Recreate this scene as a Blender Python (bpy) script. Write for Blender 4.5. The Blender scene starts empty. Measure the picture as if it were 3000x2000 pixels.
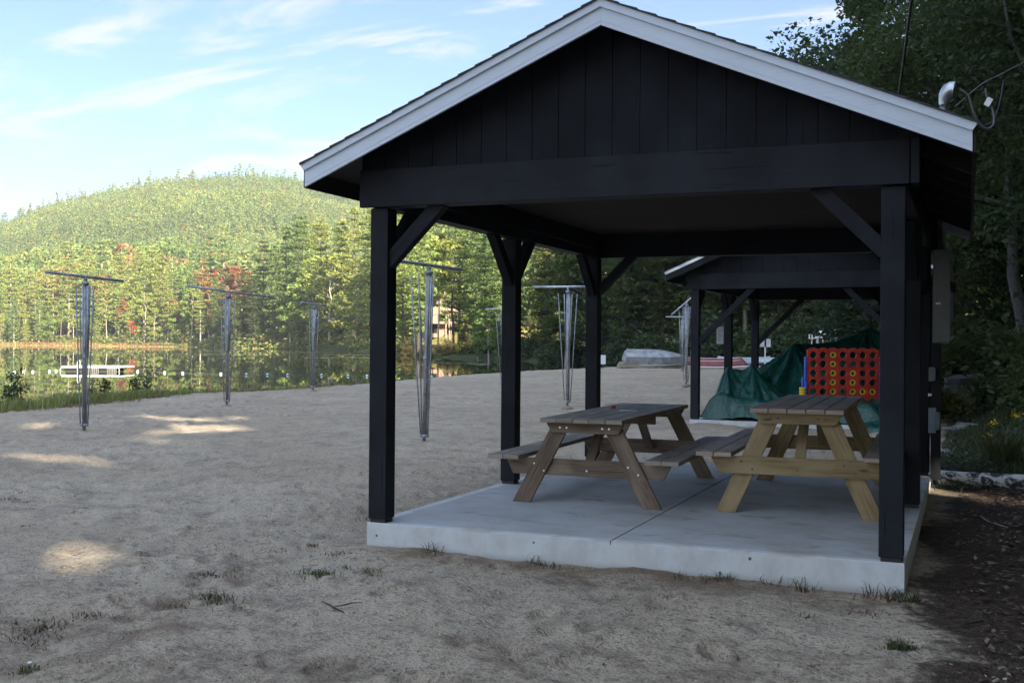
import bpy, math, random
import numpy as np
from mathutils import Vector, Matrix

R = math.radians
scene = bpy.context.scene
COL = scene.collection
rnd = random.Random(7)
NP = np.random.default_rng(11)

# ------------------------------------------------------------------ camera, sky, sun, exposure
cam_d = bpy.data.cameras.new("camera")
cam = bpy.data.objects.new("camera", cam_d)
COL.objects.link(cam)
cam_d.lens = 39.24
cam_d.sensor_width = 36.0
cam_d.clip_start = 0.1
cam_d.clip_end = 6000
CAM = Vector((4.315, -7.616, 1.396))
yaw, pitch, roll = R(22.2), 6.0 / 3270.0, 0.0080
cam.matrix_world = (Matrix.Translation(CAM) @ Matrix.Rotation(yaw, 4, 'Z')
                    @ Matrix.Rotation(math.pi / 2 + pitch, 4, 'X') @ Matrix.Rotation(roll, 4, 'Z'))
scene.camera = cam

SUN_EL = R(21.0)
SUN_AZ = Vector((0.79, -0.613, 0)).normalized()
SUN = Vector((SUN_AZ.x * math.cos(SUN_EL), SUN_AZ.y * math.cos(SUN_EL), math.sin(SUN_EL)))

world = bpy.data.worlds.new("World")
scene.world = world
world.use_nodes = True
wn = world.node_tree
for n in list(wn.nodes):
    wn.nodes.remove(n)
def W(t, **kw):
    n = wn.nodes.new(t)
    for k, v in kw.items():
        setattr(n, k, v)
    return n
def wl(a, b):
    wn.links.new(a, b)
w_out = W('ShaderNodeOutputWorld'); w_bg = W('ShaderNodeBackground')
w_sky = W('ShaderNodeTexSky', sky_type='NISHITA')
w_sky.sun_disc = False
w_sky.sun_elevation = SUN_EL
w_sky.sun_rotation = math.atan2(SUN_AZ.x, SUN_AZ.y)
w_sky.altitude = 300; w_sky.air_density = 1.0; w_sky.dust_density = 0.6; w_sky.ozone_density = 1.2
w_bg.inputs['Strength'].default_value = 0.06
w_tc = W('ShaderNodeTexCoord')
w_sep = W('ShaderNodeSeparateXYZ'); wl(w_tc.outputs['Generated'], w_sep.inputs[0])
w_z = W('ShaderNodeMath', operation='ADD'); wl(w_sep.outputs['Z'], w_z.inputs[0]); w_z.inputs[1].default_value = 0.16
w_zm = W('ShaderNodeMath', operation='MAXIMUM'); wl(w_z.outputs[0], w_zm.inputs[0]); w_zm.inputs[1].default_value = 0.05
w_dx = W('ShaderNodeMath', operation='DIVIDE'); wl(w_sep.outputs['X'], w_dx.inputs[0]); wl(w_zm.outputs[0], w_dx.inputs[1])
w_dy = W('ShaderNodeMath', operation='DIVIDE'); wl(w_sep.outputs['Y'], w_dy.inputs[0]); wl(w_zm.outputs[0], w_dy.inputs[1])
w_cb = W('ShaderNodeCombineXYZ'); wl(w_dx.outputs[0], w_cb.inputs[0]); wl(w_dy.outputs[0], w_cb.inputs[1])
w_map = W('ShaderNodeMapping'); wl(w_cb.outputs[0], w_map.inputs[0])
w_map.inputs['Rotation'].default_value = (0, 0, R(-38)); w_map.inputs['Scale'].default_value = (0.75, 1.5, 1)
w_map.inputs['Location'].default_value = (3.3, 1.2, 0)
w_n1 = W('ShaderNodeTexNoise'); wl(w_map.outputs[0], w_n1.inputs['Vector'])
w_n1.inputs['Scale'].default_value = 2.1; w_n1.inputs['Detail'].default_value = 9; w_n1.inputs['Roughness'].default_value = 0.64
w_n1.inputs['Distortion'].default_value = 0.9
w_low = W('ShaderNodeMapRange'); wl(w_sep.outputs['Z'], w_low.inputs[0])
w_low.inputs[1].default_value = 0.10; w_low.inputs[2].default_value = 0.38; w_low.inputs[3].default_value = 0.06; w_low.inputs[4].default_value = -0.03
w_add = W('ShaderNodeMath', operation='ADD'); wl(w_n1.outputs['Fac'], w_add.inputs[0]); wl(w_low.outputs[0], w_add.inputs[1])
w_rmp = W('ShaderNodeMapRange', interpolation_type='SMOOTHSTEP'); wl(w_add.outputs[0], w_rmp.inputs[0])
w_rmp.inputs[1].default_value = 0.50; w_rmp.inputs[2].default_value = 0.66; w_rmp.inputs[3].default_value = 0.0; w_rmp.inputs[4].default_value = 0.8
w_mix = W('ShaderNodeMix', data_type='RGBA'); wl(w_rmp.outputs[0], w_mix.inputs['Factor'])
w_tint = W('ShaderNodeMix', data_type='RGBA', blend_type='MULTIPLY'); w_tint.inputs['Factor'].default_value = 1
wl(w_sky.outputs[0], w_tint.inputs['A']); w_tint.inputs['B'].default_value = (0.485, 0.575, 0.735, 1)
wl(w_tint.outputs['Result'], w_mix.inputs['A']); w_mix.inputs['B'].default_value = (3.1, 3.17, 3.3, 1)
# bright unseen cloud overhead and behind the camera, added to fill the shade
w_dot = W('ShaderNodeVectorMath', operation='DOT_PRODUCT'); wl(w_tc.outputs['Generated'], w_dot.inputs[0])
w_dot.inputs[1].default_value = (0.378 * 0.6, -0.926 * 0.6, 0.8)
w_bn = W('ShaderNodeMath', operation='MULTIPLY'); wl(w_n1.outputs['Fac'], w_bn.inputs[0]); w_bn.inputs[1].default_value = 0.5
w_ba = W('ShaderNodeMath', operation='ADD'); wl(w_dot.outputs['Value'], w_ba.inputs[0]); wl(w_bn.outputs[0], w_ba.inputs[1])
w_fill = W('ShaderNodeMapRange', interpolation_type='SMOOTHSTEP'); wl(w_ba.outputs[0], w_fill.inputs[0])
w_fill.inputs[1].default_value = 0.55; w_fill.inputs[2].default_value = 1.05; w_fill.inputs[3].default_value = 0.0; w_fill.inputs[4].default_value = 1.0
w_mix2 = W('ShaderNodeMix', data_type='RGBA'); wl(w_fill.outputs[0], w_mix2.inputs['Factor'])
wl(w_mix.outputs['Result'], w_mix2.inputs['A']); w_mix2.inputs['B'].default_value = (4.2, 5.2, 7.0, 1)
wl(w_mix2.outputs['Result'], w_bg.inputs['Color']); wl(w_bg.outputs[0], w_out.inputs['Surface'])

sun_d = bpy.data.lights.new("sun", 'SUN'); sun_o = bpy.data.objects.new("sun", sun_d); COL.objects.link(sun_o)
sun_d.energy = 5.0; sun_d.angle = R(0.53); sun_d.color = (1.0, 0.90, 0.72)
sun_o.rotation_euler = SUN.to_track_quat('Z', 'Y').to_euler()
sun_o.location = (30, -10, 40)

scene.view_settings.view_transform = 'Standard'
scene.view_settings.look = 'None'
scene.view_settings.gamma = 1.0
scene.view_settings.use_curve_mapping = False
scene.view_settings.exposure = 2.32
scene.cycles.max_bounces = 6
scene.cycles.transparent_max_bounces = 8
scene.cycles.use_denoising = True

# ------------------------------------------------------------------ small tools
def tag(o, label=None, cat=None, group=None, kind=None):
    if label: o['label'] = label
    if cat: o['category'] = cat
    if group: o['group'] = group
    if kind: o['kind'] = kind
    return o

def thing(name, label, cat, loc=(0, 0, 0), rz=0.0, group=None):
    o = bpy.data.objects.new(name, None)
    o.empty_display_size = 0.2
    COL.objects.link(o)
    o.location = loc; o.rotation_euler = (0, 0, rz)
    return tag(o, label, cat, group)

def dup(o, parent=None, mapping=None):
    c = o.copy(); COL.objects.link(c)
    if parent is not None: c.parent = parent
    for ch in list(o.children): dup(ch, c)
    return c

class MB:
    def __init__(s):
        s.v = []; s.f = []; s.uv = []; s.sm = []
    def face(s, idx, uv, smooth=False):
        s.f.append(tuple(idx)); s.uv.append(uv); s.sm.append(smooth)
    def bar(s, p0, p1, w, h, up=(0, 0, 1)):
        """box from p0 to p1, w sideways, h along up"""
        p0 = Vector(p0); p1 = Vector(p1); d = (p1 - p0); L = d.length; d.normalize()
        up = Vector(up); sd = d.cross(up)
        if sd.length < 1e-4: sd = d.cross(Vector((1, 0, 0)))
        sd.normalize(); u = sd.cross(d).normalized()
        o = len(s.v)
        for a in (p0, p1):
            for (i, j) in ((-1, -1), (1, -1), (1, 1), (-1, 1)):
                s.v.append(a + sd * (i * w / 2) + u * (j * h / 2))
        r1 = rnd.random() * 50; r2 = rnd.random() * 50
        per = [(0, w), (w, w + h), (w + h, 2 * w + h), (2 * w + h, 2 * w + 2 * h)]
        for k in range(4):
            a, b = k, (k + 1) % 4
            y0, y1 = per[k]
            s.face((o + 4 + a, o + 4 + b, o + b, o + a), [(r1 + L, r2 + y0), (r1 + L, r2 + y1), (r1, r2 + y1), (r1, r2 + y0)])
        s.face((o, o + 1, o + 2, o + 3), [(r1, r2), (r1 + .02, r2), (r1 + .02, r2 + h), (r1, r2 + h)])
        s.face((o + 7, o + 6, o + 5, o + 4), [(r1, r2), (r1 + .02, r2), (r1 + .02, r2 + h), (r1, r2 + h)])
    def box(s, x0, x1, y0, y1, z0, z1, axis=None):
        dx, dy, dz = x1 - x0, y1 - y0, z1 - z0
        if axis is None: axis = 'xyz'[[dx, dy, dz].index(max(dx, dy, dz))]
        cx, cy, cz = (x0 + x1) / 2, (y0 + y1) / 2, (z0 + z1) / 2
        if axis == 'x': s.bar((x0, cy, cz), (x1, cy, cz), dy, dz)
        elif axis == 'y': s.bar((cx, y0, cz), (cx, y1, cz), dx, dz)
        else: s.bar((cx, cy, z0), (cx, cy, z1), dx, dy, up=(0, 1, 0))
    def prism(s, poly, a0, a1, plane='xz', ud=(1, 0)):
        def mk(p, a):
            if plane == 'xz': return Vector((p[0], a, p[1]))
            if plane == 'yz': return Vector((a, p[0], p[1]))
            return Vector((p[0], p[1], a))
        o = len(s.v); n = len(poly)
        for a in (a0, a1):
            for p in poly: s.v.append(mk(p, a))
        r1 = rnd.random() * 50; r2 = rnd.random() * 50
        A = sum(poly[i][0] * poly[(i + 1) % n][1] - poly[(i + 1) % n][0] * poly[i][1] for i in range(n))
        flip = (A > 0) == (plane != 'xz')
        uv = [(r1 + p[0] * ud[0] + p[1] * ud[1], r2 - p[0] * ud[1] + p[1] * ud[0]) for p in poly]
        lo = list(range(n)); hi = [n + i for i in range(n)]
        if not flip:
            s.face([o + i for i in lo], uv); s.face([o + i for i in reversed(hi)], uv[::-1])
        else:
            s.face([o + i for i in reversed(lo)], uv[::-1]); s.face([o + i for i in hi], uv)
        acc = 0
        for i in range(n):
            j = (i + 1) % n
            L = math.hypot(poly[i][0] - poly[j][0], poly[i][1] - poly[j][1])
            q = (o + i, o + n + i, o + n + j, o + j)
            u = [(r1 + acc, r2), (r1 + acc, r2 + abs(a1 - a0)), (r1 + acc + L, r2 + abs(a1 - a0)), (r1 + acc + L, r2)]
            acc += L
            if flip: q = q[::-1]; u = u[::-1]
            s.face(q, u)
    def tube(s, pts, rs, n=8, cap=True):
        pts = [Vector(p) for p in pts]
        if not hasattr(rs, '__len__'): rs = [rs] * len(pts)
        o = len(s.v); m = len(pts); ref = None; acc = 0; r1 = rnd.random() * 50
        us = []
        for i, p in enumerate(pts):
            d = (pts[min(i + 1, m - 1)] - pts[max(i - 1, 0)])
            if d.length < 1e-9: d = Vector((0, 0, 1))
            d.normalize()
            if ref is None:
                ref = Vector((1, 0, 0)) if abs(d.x) < 0.8 else Vector((0, 1, 0))
            a = (ref - d * ref.dot(d)).normalized(); b = d.cross(a); ref = a
            if i: acc += (p - pts[i - 1]).length
            us.append(acc)
            for k in range(n):
                t = 2 * math.pi * k / n
                s.v.append(p + (a * math.cos(t) + b * math.sin(t)) * rs[i])
        for i in range(m - 1):
            for k in range(n):
                k2 = (k + 1) % n
                c = 2 * math.pi * max(rs[i], 1e-3) / n
                s.face((o + i * n + k, o + i * n + k2, o + (i + 1) * n + k2, o + (i + 1) * n + k),
                       [(r1 + us[i], k * c), (r1 + us[i], (k + 1) * c), (r1 + us[i + 1], (k + 1) * c), (r1 + us[i + 1], k * c)], True)
        if cap:
            s.face([o + k for k in range(n)][::-1], [(r1, 0)] * n)
            s.face([o + (m - 1) * n + k for k in range(n)], [(r1, 0)] * n)
    def lathe(s, prof, n=16, c=(0, 0, 0), smooth=True):
        o = len(s.v); c = Vector(c)
        for (r, z) in prof:
            for k in range(n):
                t = 2 * math.pi * k / n
                s.v.append(c + Vector((r * math.cos(t), r * math.sin(t), z)))
        for i in range(len(prof) - 1):
            for k in range(n):
                k2 = (k + 1) % n
                s.face((o + i * n + k, o + i * n + k2, o + (i + 1) * n + k2, o + (i + 1) * n + k), [(0, 0), (.1, 0), (.1, .1), (0, .1)], smooth)
        s.face([o + k for k in range(n)][::-1], [(0, 0)] * n)
        s.face([o + (len(prof) - 1) * n + k for k in range(n)], [(0, 0)] * n)
    def grid(s, P, nu, nv, smooth=True, closed=False):
        """P list of nu*nv points"""
        o = len(s.v)
        s.v.extend(Vector(p) for p in P)
        for i in range(nu - 1):
            for j in range(nv - (0 if closed else 1)):
                j2 = (j + 1) % nv
                s.face((o + i * nv + j, o + (i + 1) * nv + j, o + (i + 1) * nv + j2, o + i * nv + j2),
                       [(i * .1, j * .1), (i * .1 + .1, j * .1), (i * .1 + .1, j * .1 + .1), (i * .1, j * .1 + .1)], smooth)
    def build(s, name, mat, parent=None, bevel=0.0, solid=0.0):
        me = bpy.data.meshes.new(name)
        me.from_pydata([tuple(v) for v in s.v], [], s.f)
        uvl = me.uv_layers.new(name="UVMap")
        flat = [c for f in s.uv for p in f for c in p]
        uvl.data.foreach_set('uv', flat)
        me.polygons.foreach_set('use_smooth', s.sm)
        me.materials.append(mat); me.update()
        o = bpy.data.objects.new(name, me); COL.objects.link(o)
        if parent is not None: o.parent = parent
        if solid:
            m = o.modifiers.new('thick', 'SOLIDIFY'); m.thickness = solid; m.offset = 0
        if bevel:
            m = o.modifiers.new('edge', 'BEVEL'); m.width = bevel; m.segments = 2; m.limit_method = 'ANGLE'; m.angle_limit = R(40)
        return o

def np_mesh(name, verts, faces_flat, per, mat, parent=None, col=None, smooth=False):
    """fast mesh from numpy: all faces have `per` corners"""
    me = bpy.data.meshes.new(name)
    nv = len(verts); nf = len(faces_flat) // per
    me.vertices.add(nv); me.vertices.foreach_set('co', np.ascontiguousarray(verts, dtype=np.float32).ravel())
    me.loops.add(nf * per); me.loops.foreach_set('vertex_index', np.ascontiguousarray(faces_flat, dtype=np.int32))
    me.polygons.add(nf)
    me.polygons.foreach_set('loop_start', np.arange(0, nf * per, per, dtype=np.int32))
    me.polygons.foreach_set('loop_total', np.full(nf, per, dtype=np.int32))
    if smooth: me.polygons.foreach_set('use_smooth', np.ones(nf, dtype=bool))
    if col is not None:
        at = me.color_attributes.new(name='tint', type='FLOAT_COLOR', domain='POINT')
        c4 = np.ones((nv, 4), dtype=np.float32); c4[:, :3] = col
        at.data.foreach_set('color', c4.ravel())
    me.update(calc_edges=True)
    if mat: me.materials.append(mat)
    o = bpy.data.objects.new(name, me); COL.objects.link(o)
    if parent is not None: o.parent = parent
    return o

# ---- noise
def _hash(ix, iy, k=0):
    h = (ix.astype(np.int64) * 374761393 + iy.astype(np.int64) * 668265263 + k * 1274126177) & 0xffffffff
    h = ((h ^ (h >> 13)) * 1274126177) & 0xffffffff
    return ((h ^ (h >> 16)) & 0xffff) / 65535.0
def vnoise(x, y, k=0):
    ix = np.floor(x); iy = np.floor(y); fx = x - ix; fy = y - iy
    fx = fx * fx * (3 - 2 * fx); fy = fy * fy * (3 - 2 * fy)
    a = _hash(ix, iy, k); b = _hash(ix + 1, iy, k); c = _hash(ix, iy + 1, k); d = _hash(ix + 1, iy + 1, k)
    return (a * (1 - fx) + b * fx) * (1 - fy) + (c * (1 - fx) + d * fx) * fy
def fbm(x, y, oct=4, k=0):
    t = 0; a = .5; s = 0
    for i in range(oct):
        t = t + a * vnoise(x * 2 ** i + 17.3 * i, y * 2 ** i - 9.1 * i, k + i); s += a; a *= .5
    return t / s
def sm(a, b, x):
    t = np.clip((x - a) / (b - a), 0, 1); return t * t * (3 - 2 * t)

# ------------------------------------------------------------------ materials
class NT:
    def __init__(s, name):
        s.m = bpy.data.materials.new(name); s.m.use_nodes = True; s.t = s.m.node_tree
        for n in list(s.t.nodes): s.t.nodes.remove(n)
        s.out = s.t.nodes.new('ShaderNodeOutputMaterial')
        s.p = s.t.nodes.new('ShaderNodeBsdfPrincipled')
        s.t.links.new(s.p.outputs[0], s.out.inputs['Surface'])
    def n(s, t, ins=None, **kw):
        n = s.t.nodes.new(t)
        for k, v in kw.items(): setattr(n, k, v)
        for k, v in (ins or {}).items(): s.set(n, k, v)
        return n
    def set(s, n, k, v):
        sock = n.inputs[k]
        if isinstance(v, bpy.types.NodeSocket): s.t.links.new(v, sock)
        else:
            if hasattr(sock.default_value, '__len__') and len(sock.default_value) == 4 and len(v) == 3: v = (*v, 1)
            sock.default_value = v
    def P(s, **kw):
        for k, v in kw.items(): s.set(s.p, k.replace('_', ' '), v)
    def noise(s, vec, scale, detail=4, rough=.55, dist=0):
        n = s.n('ShaderNodeTexNoise', {'Scale': scale, 'Detail': detail, 'Roughness': rough, 'Distortion': dist})
        if vec is not None: s.set(n, 'Vector', vec)
        return n.outputs['Fac']
    def rng(s, v, a, b, c, d, smooth=True):
        n = s.n('ShaderNodeMapRange', {0: v, 1: a, 2: b, 3: c, 4: d})
        if smooth: n.interpolation_type = 'SMOOTHSTEP'
        return n.outputs[0]
    def mix(s, f, a, b, mode='MIX'):
        n = s.n('ShaderNodeMix', data_type='RGBA'); n.blend_type = mode
        s.set(n, 'Factor', f); s.set(n, 'A', a); s.set(n, 'B', b)
        return n.outputs['Result']
    def math(s, op, a, b=0.0):
        n = s.n('ShaderNodeMath', operation=op); s.set(n, 0, a); s.set(n, 1, b); return n.outputs[0]
    def bump(s, h, strength=.3, dist=.01):
        n = s.n('ShaderNodeBump', {'Height': h, 'Strength': strength, 'Distance': dist}); s.set(s.p, 'Normal', n.outputs[0])
        return n
    def mapv(s, vec, scale=(1, 1, 1), loc=(0, 0, 0)):
        return s.n('ShaderNodeMapping', {'Vector': vec, 'Scale': scale, 'Location': loc}).outputs[0]
    def obj(s): return s.n('ShaderNodeTexCoord').outputs['Object']
    def uvc(s): return s.n('ShaderNodeTexCoord').outputs['UV']
    def pos(s): return s.n('ShaderNodeNewGeometry').outputs['Position']

def m_wood(name, dark, mid, light, rough=.75, knots=.0, grain=1.0):
    t = NT(name); uv = t.uvc()
    g = t.noise(t.mapv(uv, (1.6, 26, 1)), 1.6 * grain, 6, .6, .9)
    g2 = t.noise(t.mapv(uv, (2.5, 160, 1)), 2.0, 3, .6)
    blot = t.noise(t.mapv(uv, (1.2, 3, 1)), 1.3, 3)
    c = t.mix(t.rng(g, .32, .68, 0, 1), dark, mid)
    c = t.mix(t.rng(blot, .42, .72, 0, .75), c, light)
    c = t.mix(t.rng(g2, .5, .75, 0, .45), c, dark)
    if knots:
        v = t.n('ShaderNodeTexVoronoi', {'Vector': t.mapv(uv, (2.2, 7.5, 1)), 'Scale': 1.0, 'Randomness': 1.0}).outputs['Distance']
        c = t.mix(t.rng(v, .06, .14, knots, 0), c, (dark[0] * .3, dark[1] * .25, dark[2] * .2))
    t.P(Base_Color=c, Roughness=rough)
    t.bump(t.math('ADD', g, t.math('MULTIPLY', g2, .6)), .25, .004)
    return t.m

def m_paint(name, col, rough=.6, var=.25, grain=True):
    t = NT(name); uv = t.uvc()
    g = t.noise(t.mapv(uv, (2, 45, 1)), 2.0, 5, .6)
    b = t.noise(t.pos(), 2.2, 4)
    k = (1 - var); c2 = tuple(min(1, x * (1 + var)) for x in col)
    c = t.mix(t.rng(b, .3, .7, 0, 1), tuple(x * k for x in col), c2)
    c = t.mix(t.rng(g, .5, .8, 0, .35), c, tuple(x * .55 for x in col))
    if col[0] < .1:
        ck = t.noise(t.mapv(uv, (.9, 30, 1)), 1.5, 3, .5, .3)
        c = t.mix(t.rng(ck, .66, .69, 0, .85), c, (.001, .001, .0015))
        sc = t.noise(t.mapv(uv, (5, 14, 1)), 1.3, 6, .7, .5)
        c = t.mix(t.rng(sc, .60, .74, 0, .5), c, tuple(min(1, x * 2.6) for x in col))
        t.set(t.p, 'Specular IOR Level', .16)
    t.P(Base_Color=c, Roughness=rough)
    if grain: t.bump(g, .3, .004)
    return t.m

def m_plain(name, col, rough=.5, metal=0.0, var=.15, scale=6.0, spec=.5):
    t = NT(name)
    b = t.noise(t.pos(), scale, 4)
    c = t.mix(t.rng(b, .3, .7, 0, 1), tuple(x * (1 - var) for x in col), tuple(min(1, x * (1 + var)) for x in col))
    t.P(Base_Color=c, Roughness=rough, Metallic=metal)
    t.set(t.p, 'Specular IOR Level', spec)
    return t.m

def m_foliage(name, attr=False, trans=.35, rough=.6):
    t = NT(name)
    if attr:
        c = t.n('ShaderNodeAttribute', attribute_name='tint').outputs['Color']
    else:
        c = t.n('ShaderNodeObjectInfo').outputs['Color']
    n = t.noise(t.pos(), .55 if attr else .8, 3)
    n2 = t.noise(t.pos(), 3.0, 2)
    hs = t.n('ShaderNodeHueSaturation', {'Color': c, 'Hue': t.rng(n, .3, .7, .485, .515, False), 'Saturation': t.rng(n2, .3, .7, .85, 1.1, False), 'Value': t.rng(n, .25, .75, .7, 1.35, False)})
    c = hs.outputs[0]
    t.P(Base_Color=c, Roughness=rough)
    t.set(t.p, 'Specular IOR Level', .25)
    tr = t.n('ShaderNodeBsdfTranslucent'); t.set(tr, 'Color', t.mix(.5, c, (.9, .95, .25), 'MULTIPLY'))
    tr2 = t.n('ShaderNodeHueSaturation', {'Color': c, 'Value': 1.5, 'Saturation': 1.1, 'Hue': .495}); t.set(tr, 'Color', tr2.outputs[0])
    mx = t.n('ShaderNodeMixShader', {0: trans, 1: t.p.outputs[0], 2: tr.outputs[0]})
    t.t.links.new(mx.outputs[0], t.out.inputs['Surface'])
    return t.m

M = {}
M['black'] = m_paint('dark stained timber', (.013, .0148, .0188), .6, .3)
M['siding'] = m_paint('dark stained siding', (.011, .0127, .0166), .72, .35)
M['white'] = m_paint('white fascia paint', (.62, .68, .76), .5, .03, True)
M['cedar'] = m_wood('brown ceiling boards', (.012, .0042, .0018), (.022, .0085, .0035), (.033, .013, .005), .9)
M['brown_trim'] = m_wood('brown edge board', (.012, .01, .009), (.022, .017, .014), (.03, .024, .02), .7)
M['shingle'] = m_plain('asphalt shingle', (.05, .05, .052), .95, 0, .35, 40)
M['grey_wood'] = m_wood('weathered brown boards', (.09, .06, .038), (.195, .138, .092), (.31, .24, .175), .8, .35)
M['grey_top'] = m_wood('weathered grey board tops', (.18, .145, .11), (.33, .275, .22), (.45, .39, .325), .75, .2)
M['new_wood'] = m_wood('treated yellow boards', (.17, .115, .048), (.29, .21, .098), (.38, .29, .155), .75, .9, .8)
M['new_top'] = m_wood('faded tan board tops', (.22, .155, .11), (.36, .275, .205), (.46, .37, .295), .65, .25, .8)
M['galv'] = m_plain('galvanised tube', (.30, .315, .335), .5, .4, .3, 9)
M['galv_light'] = m_plain('bright galvanised tube', (.48, .5, .53), .35, .8, .2, 9)
M['footing'] = m_plain('sandy footing', (.24, .2, .15), .95, 0, .3, 25)
M['bolt'] = m_plain('bolt steel', (.75, .76, .78), .3, .9, .1)
M['rusty_bolt'] = m_plain('rusty bolt', (.12, .1, .09), .5, .7, .2)
M['red'] = m_plain('red plastic', (.40, .03, .017), .5, 0, .2, 5)
M['blue'] = m_plain('blue plastic', (.02, .1, .52), .4, 0, .1, 5)
M['yellow'] = m_plain('yellow plastic', (.62, .42, .02), .45, 0, .1, 5)
M['teal_disc'] = m_plain('dark teal plastic', (.04, .07, .06), .5, 0, .2, 5)
M['alu'] = m_plain('dull aluminium hull', (.27, .28, .29), .5, .45, .3, 3)
M['tan_hull'] = m_plain('tan hull', (.2, .165, .1), .6, 0, .3, 4)
M['red_hull'] = m_plain('faded red hull', (.2, .05, .05), .55, 0, .25, 2)
M['white_hull'] = m_plain('white hull', (.42, .46, .5), .45, 0, .12, 2)
M['blue_hull'] = m_plain('blue stripe hull', (.08, .2, .32), .45, 0, .15, 2)
M['green_hull'] = m_plain('dark green hull', (.02, .09, .075), .45, 0, .2, 2)
M['sign_white'] = m_plain('sign face', (.66, .69, .75), .5, 0, .05, 3)
M['ink'] = m_plain('black lettering', (.02, .02, .02), .6, 0, .05)
M['sign_dark'] = m_plain('dark post', (.03, .03, .035), .6)
M['white_plastic'] = m_plain('white plastic', (.8, .8, .8), .4, 0, .04)
M['raft_white'] = m_plain('raft deck boards', (.46, .45, .43), .6, 0, .12, 4)
M['float_black'] = m_plain('black float', (.012, .012, .013), .5)
M['raft_grid'] = m_plain('grey raft truss', (.16, .16, .15), .6)
M['panel_grey'] = m_plain('grey enamel steel', (.17, .185, .19), .55, .2, .08, 20)
M['meter_grey'] = m_plain('blue grey meter can', (.2, .24, .29), .5, .3, .1, 20)
M['cable'] = m_plain('black cable', (.012, .012, .013), .45)
M['cable_grey'] = m_plain('grey cable', (.11, .115, .12), .45, .3)
M['rope'] = m_plain('pale rope', (.2, .2, .17), .8)
M['house'] = m_wood('pinkish brown clapboard', (.2, .125, .09), (.25, .16, .115), (.29, .19, .14), .8)
M['house_roof'] = m_plain('house roof', (.14, .1, .08), .9, 0, .2, 6)
M['glass'] = m_plain('dark window glass', (.015, .014, .014), .12)
M['foliage'] = m_foliage('tree leaves')
M['foliage_attr'] = m_foliage('mass leaves', True)
M['needles'] = m_foliage('needles', False, .36)

t = NT('bark'); u = t.uvc()
b = t.noise(t.mapv(u, (6, 30, 1)), 1.5, 5, .65)
oc = t.n('ShaderNodeObjectInfo').outputs['Color']
t.P(Base_Color=t.mix(t.rng(b, .3, .7, 0, 1), t.mix(.5, oc, (.02, .018, .016)), oc), Roughness=.9)
t.bump(b, .7, .02); M['bark'] = t.m

t = NT('birch bark'); u = t.uvc()
b = t.noise(t.mapv(u, (7, 9, 1)), 1.0, 5, .6, 1.2)
b2 = t.noise(t.mapv(u, (40, 6, 1)), 1.0, 3)
c = t.mix(t.rng(b, .47, .55, 0, 1), (.6, .61, .62), (.035, .03, .028))
c = t.mix(t.rng(b2, .62, .72, 0, .6), c, (.1, .07, .05))
t.P(Base_Color=c, Roughness=.7); t.bump(b, .5, .01); M['birch'] = t.m

t = NT('rock'); b = t.noise(t.pos(), 5, 6, .6)
t.P(Base_Color=t.mix(t.rng(b, .3, .7, 0, 1), (.1, .105, .1), (.3, .31, .31)), Roughness=.9); t.bump(b, .8, .03); M['rock'] = t.m

# concrete: trowelled band along the slab edges, stains
def m_concrete(name, Wd, Ld):
    t = NT(name); o = t.obj(); p = t.n('ShaderNodeSeparateXYZ', {0: o})
    x, y, z = p.outputs
    ex = t.math('MINIMUM', x, t.math('SUBTRACT', Wd, x)); ey = t.math('MINIMUM', y, t.math('SUBTRACT', Ld, y))
    e = t.math('MINIMUM', ex, ey)
    wob = t.noise(o, 3.0, 3)
    band = t.rng(t.math('ADD', e, t.math('MULTIPLY', wob, .03)), .085, .11, 1, 0)
    st = t.noise(o, 1.1, 5, .6); st2 = t.noise(t.mapv(o, (1.6, 2.6, 1)), 1.6, 6, .68, .6); sp = t.noise(o, 90, 2)
    c = t.mix(t.rng(st, .35, .68, 0, 1), (.46, .47, .47), (.36, .355, .34))
    c = t.mix(t.rng(st2, .54, .7, 0, .55), c, (.15, .125, .1))
    c = t.mix(t.math('MULTIPLY', band, .8), c, (.60, .62, .63))
    sn1 = t.noise(o, 1.7, 6, .7, .4); edge_s = t.rng(e, 0, .9, .10, 0)
    c = t.mix(t.rng(t.math('ADD', sn1, edge_s), .56, .74, 0, .55), c, (.33, .28, .22))
    sd = t.rng(z, -.02, -.004, 1, 0)
    drip = t.noise(t.mapv(o, (2, 2, 1.2)), 1.6, 6, .65)
    c = t.mix(t.math('MULTIPLY', sd, .85), c, t.mix(t.rng(drip, .4, .7, 0, 1), (.60, .62, .62), (.46, .465, .45)))
    pit = t.n('ShaderNodeTexVoronoi', {'Vector': o, 'Scale': 5.5}).outputs['Distance']
    c = t.mix(t.math('MULTIPLY', sd, t.rng(pit, .05, .075, .9, 0)), c, (.05, .045, .04))
    low = t.math('MULTIPLY', t.rng(t.math('ADD', z, t.math('MULTIPLY', drip, .12)), -.17, -.08, 1, 0), sd)
    c = t.mix(t.math('MULTIPLY', low, .6), c, (.2, .17, .14))
    c = t.mix(t.rng(sp, .55, .8, 0, .25), c, (.2, .2, .2))
    t.P(Base_Color=c, Roughness=.85)
    t.bump(t.math('ADD', sp, st2), .15, .004)
    return t.m
M['concrete'] = m_concrete('concrete slab', 3.95, 5.45)

# tarp
t = NT('green tarpaulin'); o = t.obj()
wv = t.noise(t.mapv(o, (3, 3, 1.2)), 2.4, 5, .55, 1.5)
fine = t.noise(o, 22, 3, .6, .8)
t.P(Base_Color=t.mix(t.rng(wv, .3, .7, 0, 1), (.005, .046, .035), (.01, .082, .062)), Roughness=.3)
t.bump(t.math('ADD', wv, t.math('MULTIPLY', fine, .25)), .55, .06)
M['tarp'] = t.m

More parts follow.
